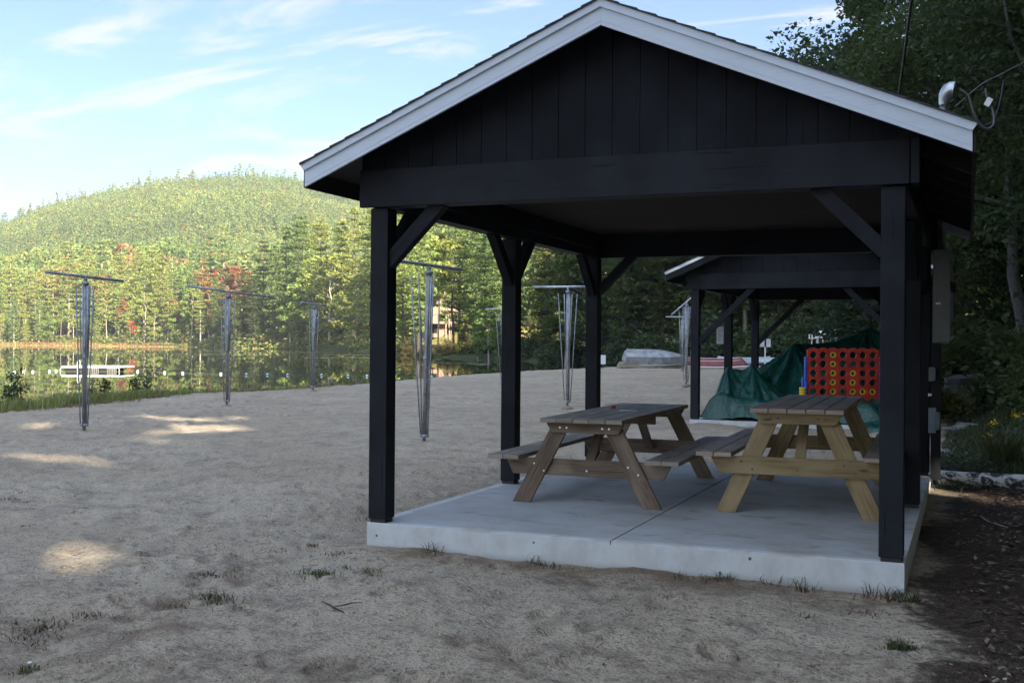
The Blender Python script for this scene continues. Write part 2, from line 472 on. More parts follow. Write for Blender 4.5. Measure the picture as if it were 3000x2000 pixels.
# water
t = NT('pond water'); p = t.pos()
w1 = t.noise(t.mapv(p, (1, 1, 1)), .55, 3, .5); w2 = t.noise(p, 3.5, 2, .5)
t.P(Base_Color=(.032, .042, .014), Roughness=.01, IOR=1.33)
t.bump(t.math('ADD', w1, t.math('MULTIPLY', w2, .12)), 1.0, .0009)
M['water'] = t.m

# ground: sand / litter / forest floor / lawn by zone
t = NT('ground'); p = t.pos()
za = t.n('ShaderNodeAttribute', attribute_name='tint'); zs = t.n('ShaderNodeSeparateColor', {0: za.outputs['Color']})
big = t.noise(p, .35, 5, .6); md = t.noise(p, 2.3, 5, .65); fn = t.noise(p, 14, 5, .7); sp = t.noise(p, 85, 3, .7); sp2 = t.noise(p, 45, 2, .6)
sand = t.mix(t.rng(big, .35, .65, 0, 1), (.385, .31, .222), (.465, .385, .285))
sand = t.mix(t.rng(md, .45, .72, 0, .65), sand, (.19, .16, .13))
sand = t.mix(t.rng(fn, .5, .72, 0, .9), sand, (.15, .12, .095))  # dark flecks also stand in for small footprint shadows
sand = t.mix(t.rng(sp, .5, .72, 0, .55), sand, (.6, .54, .47))
sand = t.mix(t.rng(sp2, .55, .7, 0, .75), sand, (.12, .1, .08))
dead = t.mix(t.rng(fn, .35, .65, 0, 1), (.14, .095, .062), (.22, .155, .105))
stain_shade = t.rng(t.math('ADD', zs.outputs[2], t.math('MULTIPLY', t.math('ADD', t.math('SUBTRACT', md, .5), t.math('MULTIPLY', t.math('SUBTRACT', fn, .5), .8)), 1.6)), .25, 1.0, 0, .8)
sand = t.mix(stain_shade, sand, dead)  # needle stains and the painted canopy shade share this darker tone
lit = t.mix(t.rng(fn, .35, .65, 0, 1), (.03, .022, .016), (.085, .06, .042))
lit = t.mix(t.rng(sp2, .6, .7, 0, .8), lit, (.2, .15, .11))
lit = t.mix(t.rng(sp, .66, .74, 0, .8), lit, (.3, .25, .2))
c = t.mix(t.rng(t.math('ADD', zs.outputs[0], t.math('MULTIPLY', t.math('ADD', t.math('SUBTRACT', md, .5), t.math('SUBTRACT', fn, .5)), 1.3)), .2, .8, 0, 1), sand, lit)
frst = t.mix(t.rng(md, .35, .65, 0, 1), (.03, .035, .014), (.06, .07, .022))
lawn = t.mix(t.rng(md, .35, .65, 0, 1), (.26, .22, .05), (.33, .27, .075))
g1 = zs.outputs[1]
c = t.mix(t.rng(g1, .2, .5, 0, 1), c, frst)
c = t.mix(t.rng(g1, .75, .9, 0, 1), c, lawn)
t.P(Base_Color=c, Roughness=.95)
t.set(t.p, 'Specular IOR Level', .2)
t.bump(t.math('ADD', t.math('MULTIPLY', fn, .7), t.math('ADD', t.math('MULTIPLY', sp2, .35), t.math('MULTIPLY', md, 1.0))), 1.0, .05)
M['ground'] = t.m

# ------------------------------------------------------------------ the lie of the land
SHORE = np.array([(-14, -60), (-17, 0), (-17.6, 12), (-19.3, 20), (-18.2, 24), (-18.6, 36), (-17.3, 45), (-16.0, 58), (-17, 68), (-24, 82), (-34, 97), (-57, 120),
                  (-95, 165), (-124, 212), (-150, 229), (-176, 240), (-190, 259), (-230, 270), (-272, 287), (-330, 310), (-420, 300), (-600, 150), (-400, -200), (-100, -220)], float)
WATER_Z = -0.45
def shore_dist(x, y):
    """signed distance to the pond edge, positive on land"""
    d = np.full(x.shape, 1e9); inside = np.zeros(x.shape, bool)
    n = len(SHORE)
    for i in range(n):
        ax, ay = SHORE[i]; bx, by = SHORE[(i + 1) % n]
        ex, ey = bx - ax, by - ay
        tt = np.clip(((x - ax) * ex + (y - ay) * ey) / (ex * ex + ey * ey), 0, 1)
        d = np.minimum(d, np.hypot(x - ax - tt * ex, y - ay - tt * ey))
        c = ((ay > y) != (by > y)) & (x < (bx - ax) * (y - ay) / (by - ay + 1e-12) + ax)
        inside ^= c
    return np.where(inside, -d, d)
RIDGE_PX = np.array([-1500, -700, -300, 0, 128, 255, 383, 510, 640, 765, 867, 1060, 1300, 1600, 2000, 3000], float)
RIDGE_H = np.array([150, 215, 275, 328, 382, 413, 442, 461, 470, 470, 461, 420, 372, 322, 282, 245], float)
cy_, sy_ = math.cos(yaw), math.sin(yaw)
def view_LD(x, y):
    dx = x - CAM.x; dy = y - CAM.y
    return dx * cy_ + dy * sy_, -dx * sy_ + dy * cy_
def ground_h(x, y, detail=False):
    x = np.asarray(x, float); y = np.asarray(y, float)
    sd = shore_dist(x, y)
    b = -.18 + .0068 * np.clip(y, 0, 40) - .008 * np.clip(x, 0, 4) * sm(6, 0, y) + .012 * np.clip(x + 4, -14, 0) * sm(50, 30, y)
    bank = sm(4.0, 5.4, x) * (.042 * np.clip(y - 5, 0, 200)) + .05 * np.clip(x - 5.5, 0, 60) * sm(-12, 2, y)
    b = b + bank
    far = sm(66, 74, y) * sm(-40, -12, x) * .05 * np.clip(y - 66, 0, 60)
    b = b + far
    L, D = view_LD(x, y)
    fs = sm(85, 130, D)
    inland = np.clip(sd, 0, 400)
    lawn = sm(-105, -80, x) * sm(-45, -70, x) * sm(110, 125, y) * sm(200, 180, y)
    fh = WATER_Z + .35 + .6 * (1 - np.exp(-inland / 8)) + lawn * 6.0 * sm(2, 30, inland) + .012 * inland * (1 - lawn)
    b = b * (1 - fs) + fh * fs
    px = 1500 + 3270 * L / np.maximum(D, 1)
    rz = np.interp(px, RIDGE_PX, RIDGE_H) / 3270 * 1000 - 14
    hill = np.where(D > 0, rz * sm(330, 1010, D) ** 1.05 * (1 - .75 * sm(1050, 1900, D)), 0)
    hill = hill + (D > 300) * sm(360, 600, D) * sm(1000, 850, D) * 34 * (fbm(x * .007, y * .007, 3, 5) - .5)
    b = b + np.maximum(hill, 0)
    edge = sm(0, 2.0 + 0 * sd, sd)
    z = WATER_Z + (b - WATER_Z) * edge
    z = np.where(sd < 0, WATER_Z - np.minimum(.12 * -sd, 2.5), z)
    return z
def gh(x, y):
    return float(ground_h(np.array([x]), np.array([y]))[0])

def build_ground():
    half = math.atan(1500 / 3270)
    angs = []
    a0 = -half - .05
    fine = np.linspace(-half - .06, half + .06, 520)
    rest = np.linspace(half + .06, 2 * math.pi - half - .06, 90)[1:-1]
    ang = np.concatenate([fine, rest])         # clockwise from the view direction
    rad = np.concatenate([np.linspace(.35, 2.2, 14)[:-1], 2.2 * np.exp(np.linspace(0, math.log(2600 / 2.2), 720))])
    A, Rr = np.meshgrid(ang, rad)
    L = Rr * np.sin(A); D = Rr * np.cos(A)
    x = CAM.x + L * cy_ - D * sy_; y = CAM.y + L * sy_ + D * cy_
    x = x.ravel(); y = y.ravel(); r = Rr.ravel()
    z = ground_h(x, y)
    sd = shore_dist(x, y)
    sandy = sm(0, 2, sd) * sm(70, 60, r)
    # trodden sand: low swells, hummocks and footprints
    z = z + sandy * (.06 * (fbm(x * .35, y * .35, 3, 3) - .5) + .07 * (fbm(x * 1.7, y * 1.7, 3, 9) - .5) + .032 * (fbm(x * 6, y * 6, 3, 21) - .5))
    near = sandy * sm(45, 30, r)
    foot = np.zeros_like(x)
    cs = .34
    cxn = np.floor(x / cs); cyn = np.floor(y / cs)
    for i in (-1, 0, 1):
        for j in (-1, 0, 1):
            gx = cxn + i; gy = cyn + j
            px = (gx + _hash(gx, gy, 40)) * cs; py = (gy + _hash(gx, gy, 41)) * cs
            th = _hash(gx, gy, 42) * math.pi; amp = np.clip(_hash(gx, gy, 43) - .35, 0, 1)
            dx = x - px; dy = y - py
            u = (dx * np.cos(th) + dy * np.sin(th)) / .13; v = (-dx * np.sin(th) + dy * np.cos(th)) / .065
            q = u * u + v * v
            foot += amp * (-np.exp(-q * 1.2) + .55 * np.exp(-((np.sqrt(q) - 1.35) ** 2) * 5))
    patch = sm(.35, .6, fbm(x * .3, y * .3, 2, 77))
    z = z + near * foot * .075 * (.3 + .7 * patch)
    # washed trench at the slab corner
    for (ax, ay, ww, dp) in ((-.35, -.25, .09, .05), (-.62, -.5, .11, .07), (-.85, -.72, .12, .05)):
        z -= dp * np.exp(-(((x - ax) / (ww * 1.6)) ** 2 + ((y - ay) / ww) ** 2))
    # keep the ground out of the slabs
    for (ox, oy, wz) in ((0, 0, -.30), (-.508, 13.05, -.30)):
        ins = (x > ox + .12) & (x < ox + 3.7) & (y > oy + .12) & (y < oy + 5.2)
        z = np.where(ins, np.minimum(z, wz), z)
    # zones: R leaf litter plus shade, G forest floor or lawn, B needle stains plus painted shade
    lit = sm(3.75, 4.35, x + .7 * (fbm(x * .8, y * .8, 3, 6) - .5)) * sm(-4.5, -.5, y) + sm(4.6, 6.2, x) * sm(-9, -4, y) * .8  # litter spread wider to carry the trees' shade as well
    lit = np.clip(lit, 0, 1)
    grn = sm(5.2, 6.6, y) * sm(3.9, 4.4, x) * .6
    L2, D2 = view_LD(x, y)
    grn = np.maximum(grn, sm(66, 70, y) * .6)
    grn = np.maximum(grn, sm(80, 100, D2) * .6 * (sd > 0))
    lawn = sm(-105, -80, x) * sm(-45, -70, x) * sm(110, 125, y) * sm(200, 180, y) * sm(6, 12, sd)
    grn = np.where(lawn > .4, 1.0, grn)
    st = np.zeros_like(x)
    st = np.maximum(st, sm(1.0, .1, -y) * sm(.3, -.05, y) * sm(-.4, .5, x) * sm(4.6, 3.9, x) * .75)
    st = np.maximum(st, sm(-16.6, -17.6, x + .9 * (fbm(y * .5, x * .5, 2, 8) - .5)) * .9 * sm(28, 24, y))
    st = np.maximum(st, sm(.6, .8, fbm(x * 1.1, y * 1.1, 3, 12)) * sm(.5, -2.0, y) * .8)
    st = np.maximum(st, sm(1.0, 3.6, x) * sm(-.4, -2.5, y) * .68)  # darkens the right foreground to stand in for tree shade
    st = np.maximum(st, sm(.2, -3.2, y) * sm(-7, 0, x) * .46)  # the same painted shade, fading out over the near sand
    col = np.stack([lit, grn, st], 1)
    na = len(ang); nr = len(rad)
    i = np.arange(nr - 1)[:, None]; j = np.arange(na)[None, :]; j2 = (j + 1) % na
    f = np.stack([i * na + j, i * na + j2, (i + 1) * na + j2, (i + 1) * na + j], -1).reshape(-1)
    v = np.stack([x, y, z], 1)
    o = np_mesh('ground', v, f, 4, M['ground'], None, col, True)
    tag(o, 'trodden grey brown sand beach running back to wooded land and hill', 'ground', kind='structure')
    # centre fan
    return o
build_ground()

mb = MB()
mb.v = [Vector(p) for p in ((-900, -500, WATER_Z), (-5, -500, WATER_Z), (-5, 420, WATER_Z), (-900, 420, WATER_Z))]
mb.face((0, 1, 2, 3), [(0, 0), (1, 0), (1, 1), (0, 1)])
tag(mb.build('pond_water', M['water']), 'calm dark pond mirroring the trees of the far shore', 'water', kind='structure')

# ------------------------------------------------------------------ picnic pavilions
PW, PL = 3.95, 5.45
def pavilion(name, label, loc, rz, brace=.40, white_low=True, detail=True):
    root = thing(name, label, 'pavilion', loc, rz)
    # slab with a tooled joint
    g = .004; mid = PW / 2
    mb = MB(); mb.prism([(0, -.34), (PW, -.34), (PW, 0), (mid + g, 0), (mid + g, -.03), (mid - g, -.03), (mid - g, 0), (0, 0)], 0, PL)
    mb.build('concrete_slab', M['concrete'], root, .006)
    s = .152; bz = 2.44
    xs = (.01, PW - s - .01); ys = (.0, 2.65, 5.30 - .005)
    for x in xs:
        for y in ys:
            p = MB(); p.bar((x + s / 2, y + s / 2 + .002, .03), (x + s / 2, y + s / 2 + .002, bz - .004), s, s, up=(0, 1, 0))
            po = p.build('post', M['black'], root, .006)
            q = MB(); q.box(x + .012, x + s - .012, y + .014, y + s - .010, .0005, .0295, 'x'); q.build('post_base', M['float_black'], po)
    zt = bz + .29
    # beams
    b = MB(); b.box(-.065, PW + .015, -.042, .0, bz, zt, 'x'); b.box(.005, PW - .005, .003, s, bz + .004, zt, 'x')
    b.box(PW + .02, PW + .075, -.04, s, bz + .002, zt, 'y')
    b.build('front_beam', M['black'], root, .004)
    b = MB(); b.box(-.065, PW + .065, PL - .155, PL + .04, bz, zt, 'x'); b.build('back_beam', M['black'], root, .004)
    for (x0, x1) in ((.005, s), (PW - s, PW - .005)):
        b = MB(); b.box(x0, x1, s + .003, PL - .158, bz + .004, zt, 'y')
        xi = x1 + .02 if x0 < 1 else x0 - .02
        b.box(xi - .018, xi + .018, s + .006, PL - .16, bz + .1, zt - .002, 'y')
        b.build('side_beam', M['black'], root, .004)
    # knee braces
    def br(p0, p1, up):
        m = MB(); m.bar(p0, p1, .088, .105, up); m.build('brace', M['black'], root, .003)
    e = .03
    for yy in (s / 2, ys[2] + s / 2):
        br((xs[0] + s - e, yy, bz - brace - e), (xs[0] + s + brace + e, yy, bz + e), (0, 1, 0)) if False else None
        m = MB(); m.bar((xs[0] + s - e, yy, bz - brace - e), (xs[0] + s + brace + e, yy, bz + e), .105, .088, (0, 1, 0)); m.build('brace', M['black'], root, .003)
        m = MB(); m.bar((xs[1] + e, yy, bz - brace - e), (xs[1] - brace - e, yy, bz + e), .105, .088, (0, 1, 0)); m.build('brace', M['black'], root, .003)
    for x in xs:
        for k, y in enumerate(ys):
            for sg in (-1, 1):
                if (k == 0 and sg < 0) or (k == 2 and sg > 0): continue
                y0 = y + (s - e if sg > 0 else e)
                m = MB(); m.bar((x + s / 2, y0, bz - .40 - e), (x + s / 2, y0 + sg * (.40 + 2 * e), bz + e), .105, .088, (1, 0, 0)); m.build('brace', M['black'], root, .003)
    # roof geometry
    ov = .385; oy = .32; sl = .424; xm = PW / 2
    lo = 2.58                                 # underside of fascia at the eave
    def under(x): return lo + sl * (xm + ov - abs(x - xm))
    FH = .183
    # gable walls of grooved board
    for (y0, y1, yb) in ((-.012, 0, .02), (PL - .05, PL - .038, PL - .07)):
        gmb = MB(); st = .203; x = -.06; 
        while x < PW + .06:
            x1 = min(x + st - .005, PW + .06)
            tops = [(x, under(x) + .12)]
            if x < xm < x1: tops.append((xm, under(xm) + .12))
            tops.append((x1, under(x1) + .12))
            poly = [(x1, zt + .004), (x, zt + .004)] + tops
            gmb.prism(poly, y0, y1, ud=(0, 1))
            x += st
        gmb.prism([(PW + .05, zt + .006), (-.05, zt + .006), (-.05, under(-.05) + .11), (xm, under(xm) + .11), (PW + .05, under(PW + .05) + .11)], min(y1, yb) + .001, max(y1, yb))
        gmb.build('gable_wall', M['siding'], root)
    # roof deck
    yr0, yr1 = -oy + .022, PL + oy - .022
    for sg in (-1, 1):
        xe = xm + sg * (xm + ov)
        d = MB()
        poly = [(xm, under(xm) + .125), (xe, lo + .125), (xe, lo + FH - .012), (xm, under(xm) + FH - .012)]
        d.prism(poly, yr0, yr1); 
        d.build('roof_deck', M['brown_trim'], root)
        sh = MB(); n = 18; run = xm + ov + .03
        poly = [(xm, under(xm) + FH - .008)]
        for k in range(n):                      # stepped courses, ridge to eave
            xa = xm + sg * run * k / n; xb = xm + sg * run * (k + 1) / n
            za = under(xm) + FH - sl * run * k / n; zb = under(xm) + FH - sl * run * (k + 1) / n
            poly.append((xa, za + .001)); poly.append((xb, zb + .010))
        poly.append((xm + sg * run, under(xm) + FH - sl * run - .006))
        if sg < 0: poly = poly[::-1]
        sh.prism(poly, -oy - .034, PL + oy + .034)
        sh.build('roof_shingles', M['shingle'], root)
        eb = MB(); 
        if sg < 0: eb.box(xe - .022, xe - .001, yr0, yr1, lo - .005, lo + FH - .02, 'y')
        else: eb.box(xe + .001, xe + .022, yr0, yr1, lo - .005, lo + FH - .02, 'y')
        eb.build('eave_board', M['brown_trim'], root)
        # soffit boards under the eave, and rafter tails
        for k in range(9):
            y = .0 + (PL) * k / 8
            if k in (0, 8): continue
            rf = MB(); rf.prism([(xm + sg * (xm - .0), under(0) + .004), (xe - sg * .004, lo + .004), (xe - sg * .004, lo + .12), (xm + sg * (xm - .0), under(0) + .12)], y - .02, y + .02)
            rf.build('rafter_tail', M['brown_trim'], root)
        for (ya, yb, yt) in ((-oy, -oy + .02, -oy - .02), (PL + oy - .02, PL + oy, PL + oy + .02)):
            f = MB()
            f.prism([(xm, under(xm)), (xe, lo), (xe, lo + FH - .055), (xm, under(xm) + FH - .055)], ya, yb)
            f.prism([(xm, under(xm) + .030), (xe, lo + .030), (xe, lo + .032), (xm, under(xm) + .032)], min(ya, yb) - .002 if yt < ya else ya, yb if yt < ya else yb + .002)
            fo = f.build('rake_fascia', M['white'] if white_low else M['black'], root, .0015)
            tr = MB()
            xo = xe + sg * .03
            tr.prism([(xm, under(xm) + FH - .062), (xe, lo + FH - .062), (xo, lo + FH - .004 - sl * .03), (xm, under(xm) + FH - .002)], min(ya, yt), max(yb, yt))
            tr.build('rake_trim', M['white'], root, .002)
    # ceiling of brown boards, laid crosswise
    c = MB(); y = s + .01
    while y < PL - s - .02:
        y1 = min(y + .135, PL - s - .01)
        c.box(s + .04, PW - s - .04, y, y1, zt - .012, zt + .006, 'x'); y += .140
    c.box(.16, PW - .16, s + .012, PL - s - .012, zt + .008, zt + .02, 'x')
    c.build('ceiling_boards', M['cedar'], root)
    return root

pav1 = pavilion('picnic_pavilion', 'large black open picnic pavilion with white gable trim over two picnic tables', (0, 0, 0), 0)
pav2 = pavilion('picnic_pavilion', 'smaller looking black pavilion further back with long knee braces, sheltering the green tarp', (-.508, 13.05, 0), R(-2.0), brace=.98, white_low=False)

# ------------------------------------------------------------------ picnic tables
def picnic_table(label, loc, rz, top_z, wood, topm, length, support_front, sz, hw):
    """length runs along local y, origin on the slab at the front legs' plane"""
    root = thing('picnic_table', label, 'picnic table', loc, rz)
    n = 5; bw = .143; gap = .006 if support_front else .0035; tw = n * bw + (n - 1) * gap
    th = .038
    y0, y1 = -.18, length - .18
    m = MB()
    for i in range(n):
        x = -tw / 2 + i * (bw + gap)
        j = rnd.uniform(-.006, .006)
        m.box(x, x + bw, y0 + j, y1 + j, top_z - th, top_z + rnd.uniform(-.001, .001), 'y')
    m.build('tabletop', topm, root, .005)
    for sg in (-1, 1):
        m = MB()
        for k in range(2):
            xa = sg * (hw + .005 + (k - 1) * (bw + gap)); xb = xa + sg * bw
            m.box(min(xa, xb), max(xa, xb), y0 + .0, y1, sz - th, sz + rnd.uniform(-.001, .001), 'y')
        m.build('bench_seat', topm, root, .005)
    legT = top_z - th - .004
    fl = .66
    yb = length - .36
    for k, yy in enumerate((0, yb)):
        d = 1 if k == 0 else -1
        off = .041
        for sg in (-1, 1):
            m = MB()
            xt, xb = sg * .215, sg * (fl - .07)
            w = .082
            # leg cut level at floor and top
            sx = (xb - xt) / legT
            poly = [(xb - w, 0), (xb + w, 0), (xt + w, legT), (xt - w, legT)]
            ln = math.hypot(xt - xb, legT)
            m.prism(poly, yy - .019, yy + .019, ud=((xt - xb) / ln, legT / ln))
            m.build('leg', wood, root, .004)
        cz0, cz1 = (top_z - th - .093, top_z - th - .001)
        yc = yy - d * .040
        m = MB(); m.prism([(-.30, cz0), (.30, cz0), (.345, cz1 - .01), (.345, cz1), (-.345, cz1), (-.345, cz1 - .01)], yc - .019, yc + .019)
        m.build('top_cleat', wood, root, .003)
        ysu = yy - d * .040 if support_front else yy + d * .040
        m = MB(); s0, s1 = sz - th - .145, sz - th - .001
        m.prism([(-hw + .02, s0), (hw - .02, s0), (hw + .06 - .02, s1 - .02), (hw + .06 - .02, s1), (-hw - .06 + .02, s1), (-hw - .06 + .02, s1 - .02)], ysu - .019, ysu + .019)
        m.build('seat_support', wood, root, .003)
        if k == 0:
            bm_ = M['bolt'] if not support_front else M['rusty_bolt']
            def bolt(px, ya, yb2, pz):
                m = MB(); m.tube([(px, ya, pz), (px, yb2, pz)], .009, 8); m.build('bolt_head', bm_, root)
            yf = (ysu if support_front else yy) - .0195
            for sg in (-1, 1):
                xl = sg * (.215 + (fl - .07 - .215) * (legT - (s0 + s1) / 2) / legT)
                pts = ((xl - .045, (s0 + s1) / 2 + .03), (xl + .045, (s0 + s1) / 2 - .03)) if sg < 0 else ((xl - .045, (s0 + s1) / 2 + .03), (xl + .045, (s0 + s1) / 2 - .03))
                for (px, pz) in pts: bolt(px, yf + .004, yf - .006, pz)
            bolt(.0, ysu - .0155, ysu - .0255, s0 + .05)
            for px in (-.22, -.16, .16, .22): bolt(px, yc - .015, yc - .0255, (cz0 + cz1) / 2)
        m = MB(); m.bar((0, yy + d * .06, sz - th - .08), (0, yy + d * .55, top_z - th - .02), .035, .085, (1, 0, 0)); m.build('diagonal_brace', wood, root, .003)
    m = MB(); m.box(-.33, .33, length / 2 - .2, length / 2 - .16, top_z - th - .086, top_z - th - .001, 'x'); m.build('middle_cleat', wood, root, .003)
    return root
picnic_table('weathered grey brown picnic table with a red scrap on top, nearer the lake', (1.262, 1.585, 0), R(1.8), .757, M['grey_wood'], M['grey_top'], 2.78, False, .428, .70)
picnic_table('taller yellowish treated wood picnic table beside the front right post', (3.035, 1.765, 0), R(1.9), .885, M['new_wood'], M['new_top'], 2.76, True, .515, .665)

mb = MB(); mb.lathe([(.0, 0), (.022, .004), (.03, .014), (.018, .028), (.004, .034)], 10)
o = mb.build('red_scrap', M['red']); o.location = (1.07, 3.0, .7585); tag(o, 'small red scrap lying on the grey picnic table', 'litter')
mb = MB(); mb.tube([(0, 0, .004), (.09, .02, .0045), (.17, .028, .004)], .0035, 6)
o = mb.build('white_stick', M['white_plastic']); o.location = (1.22, 2.72, .7585); tag(o, 'thin white stick lying on the grey picnic table', 'stick')

# ------------------------------------------------------------------ folded shade frames
def shade_frame(label, x, y, z, H, yaw_bar, tilt_bar, bar_len, leans, bar_mat='galv', off=.0, turn=0.0, lean=(0, 0)):
    root = thing('shade_frame', label, 'umbrella frame', (x, y, z), 0, 'folded metal umbrella frames on the beach')
    root.rotation_euler = (lean[0], lean[1], 0)
    k = H / 2.75
    m = MB(); m.tube([(0, 0, -.1), (0, 0, .12 * k), (0, 0, .121 * k), (0, 0, 2.66 * k)], [.028, .028, .033, .033], 12); m.build('pole', M['galv'], root)
    m = MB(); m.tube([(.024, .02, .14 * k), (.03, .02, 2.6 * k)], .019, 8); m.tube([(-.03, .012, 1.3 * k), (-.033, .012, 2.6 * k)], .015, 8); m.build('guide_tubes', M['galv_light'], root)
    m = MB(); m.lathe([(.15, -.05), (.12, .012), (.06, .034), (.03, .04)], 14); m.build('footing', M['footing'], root)
    for (zz, r) in ((.13, .072), (1.32, .055), (2.62, .062)):
        m = MB(); m.lathe([(.04, -.025), (r, -.02), (r, .02), (.04, .025)], 12, (0, 0, zz * k)); m.build('collar', M['galv'], root)
    n = 4
    for i in range(n):
        a = turn + 2 * math.pi * i / n + .4
        l = leans[i % len(leans)]
        ca, sa = math.cos(a), math.sin(a)
        m = MB(); m.tube([(.065 * ca, .065 * sa, .13 * k), ((.065 + l) * ca, (.065 + l) * sa, 2.58 * k)], .012, 6); m.build('strut', M['galv'], root)
        a += .7; ca, sa = math.cos(a), math.sin(a)
        m = MB(); m.tube([(.062 * ca, .062 * sa, 1.32 * k), ((.062 + l * .35) * ca, (.062 + l * .35) * sa, 2.57 * k)], .0105, 6); m.build('strut', M['galv'], root)
    hb = bar_len / 2
    d = Vector((math.cos(yaw_bar) * math.cos(tilt_bar), math.sin(yaw_bar) * math.cos(tilt_bar), math.sin(tilt_bar)))
    c = Vector((0, 0, 2.735 * k)) + d * off
    m = MB(); m.tube([c - d * hb, c + d * hb], .026, 8); m.build('top_bar', M[bar_mat], root)
    m = MB(); m.tube([(0, 0, 2.64 * k), (0, 0, 2.73 * k)], .03, 8); m.build('hub', M['galv'], root)
    return root
VR = yaw      # the beach lies square to the view; bars are turned from this
shade_frame('folded grey shade frame with level top bar, leftmost on the beach before the raft', -10.064, 7.726, -.225, 2.75, VR + R(55), R(-3), 1.55, (.08, .12, .10, .06))
shade_frame('folded shade frame with long top bar dipping right, second from the left', -12.021, 14.456, -.155, 2.75, VR + R(45), R(-4.5), 2.35, (.12, .17, .1, .14), off=0.1)
shade_frame('folded shade frame at the water edge just left of the front pavilion post', -14.745, 22.548, -.147, 2.75, VR + R(60), R(-3), 1.2, (.1, .3, .08, .12))
shade_frame('large folded shade frame seen between the two left pavilion posts, struts leaning left', -3.368, 7.681, -.154, 2.75, VR + R(61), R(-.6), 1.95, (.03, .02, .26, .2), turn=R(-30), lean=(0, R(1.2)))
shade_frame('folded shade frame seen between the middle and back left pavilion posts', -4.084, 16.318, -.043, 2.75, VR - R(2), R(.6), 1.62, (.14, .22, .16, .2), 'galv_light')
shade_frame('folded shade frame with steeply tilted top bar left of the far pavilion', -4.243, 28.533, .08, 2.75, VR, R(41), 1.35, (.2, .3, .2, .3), 'galv_light')
shade_frame('distant folded shade frame half hidden behind the middle left pavilion post', -11.1, 29.3, gh(-11.1, 29.3), 2.75, VR + R(8), R(6), 1.3, (.05, .05, .2, .1), 'galv_light')
shade_frame('distant shade frame with level bar left of the far pavilion front post', -8.69, 46.48, gh(-8.69, 46.48), 2.7, VR, R(0), 1.7, (.1, .1, .1, .1), 'galv_light')
shade_frame('distant shade frame with rising bar visible above the green tarp', -.2, 35.9, gh(-.2, 35.9), 1.98, VR, R(22), .9, (.1, .1, .25, .1), 'galv_light', off=-.25)

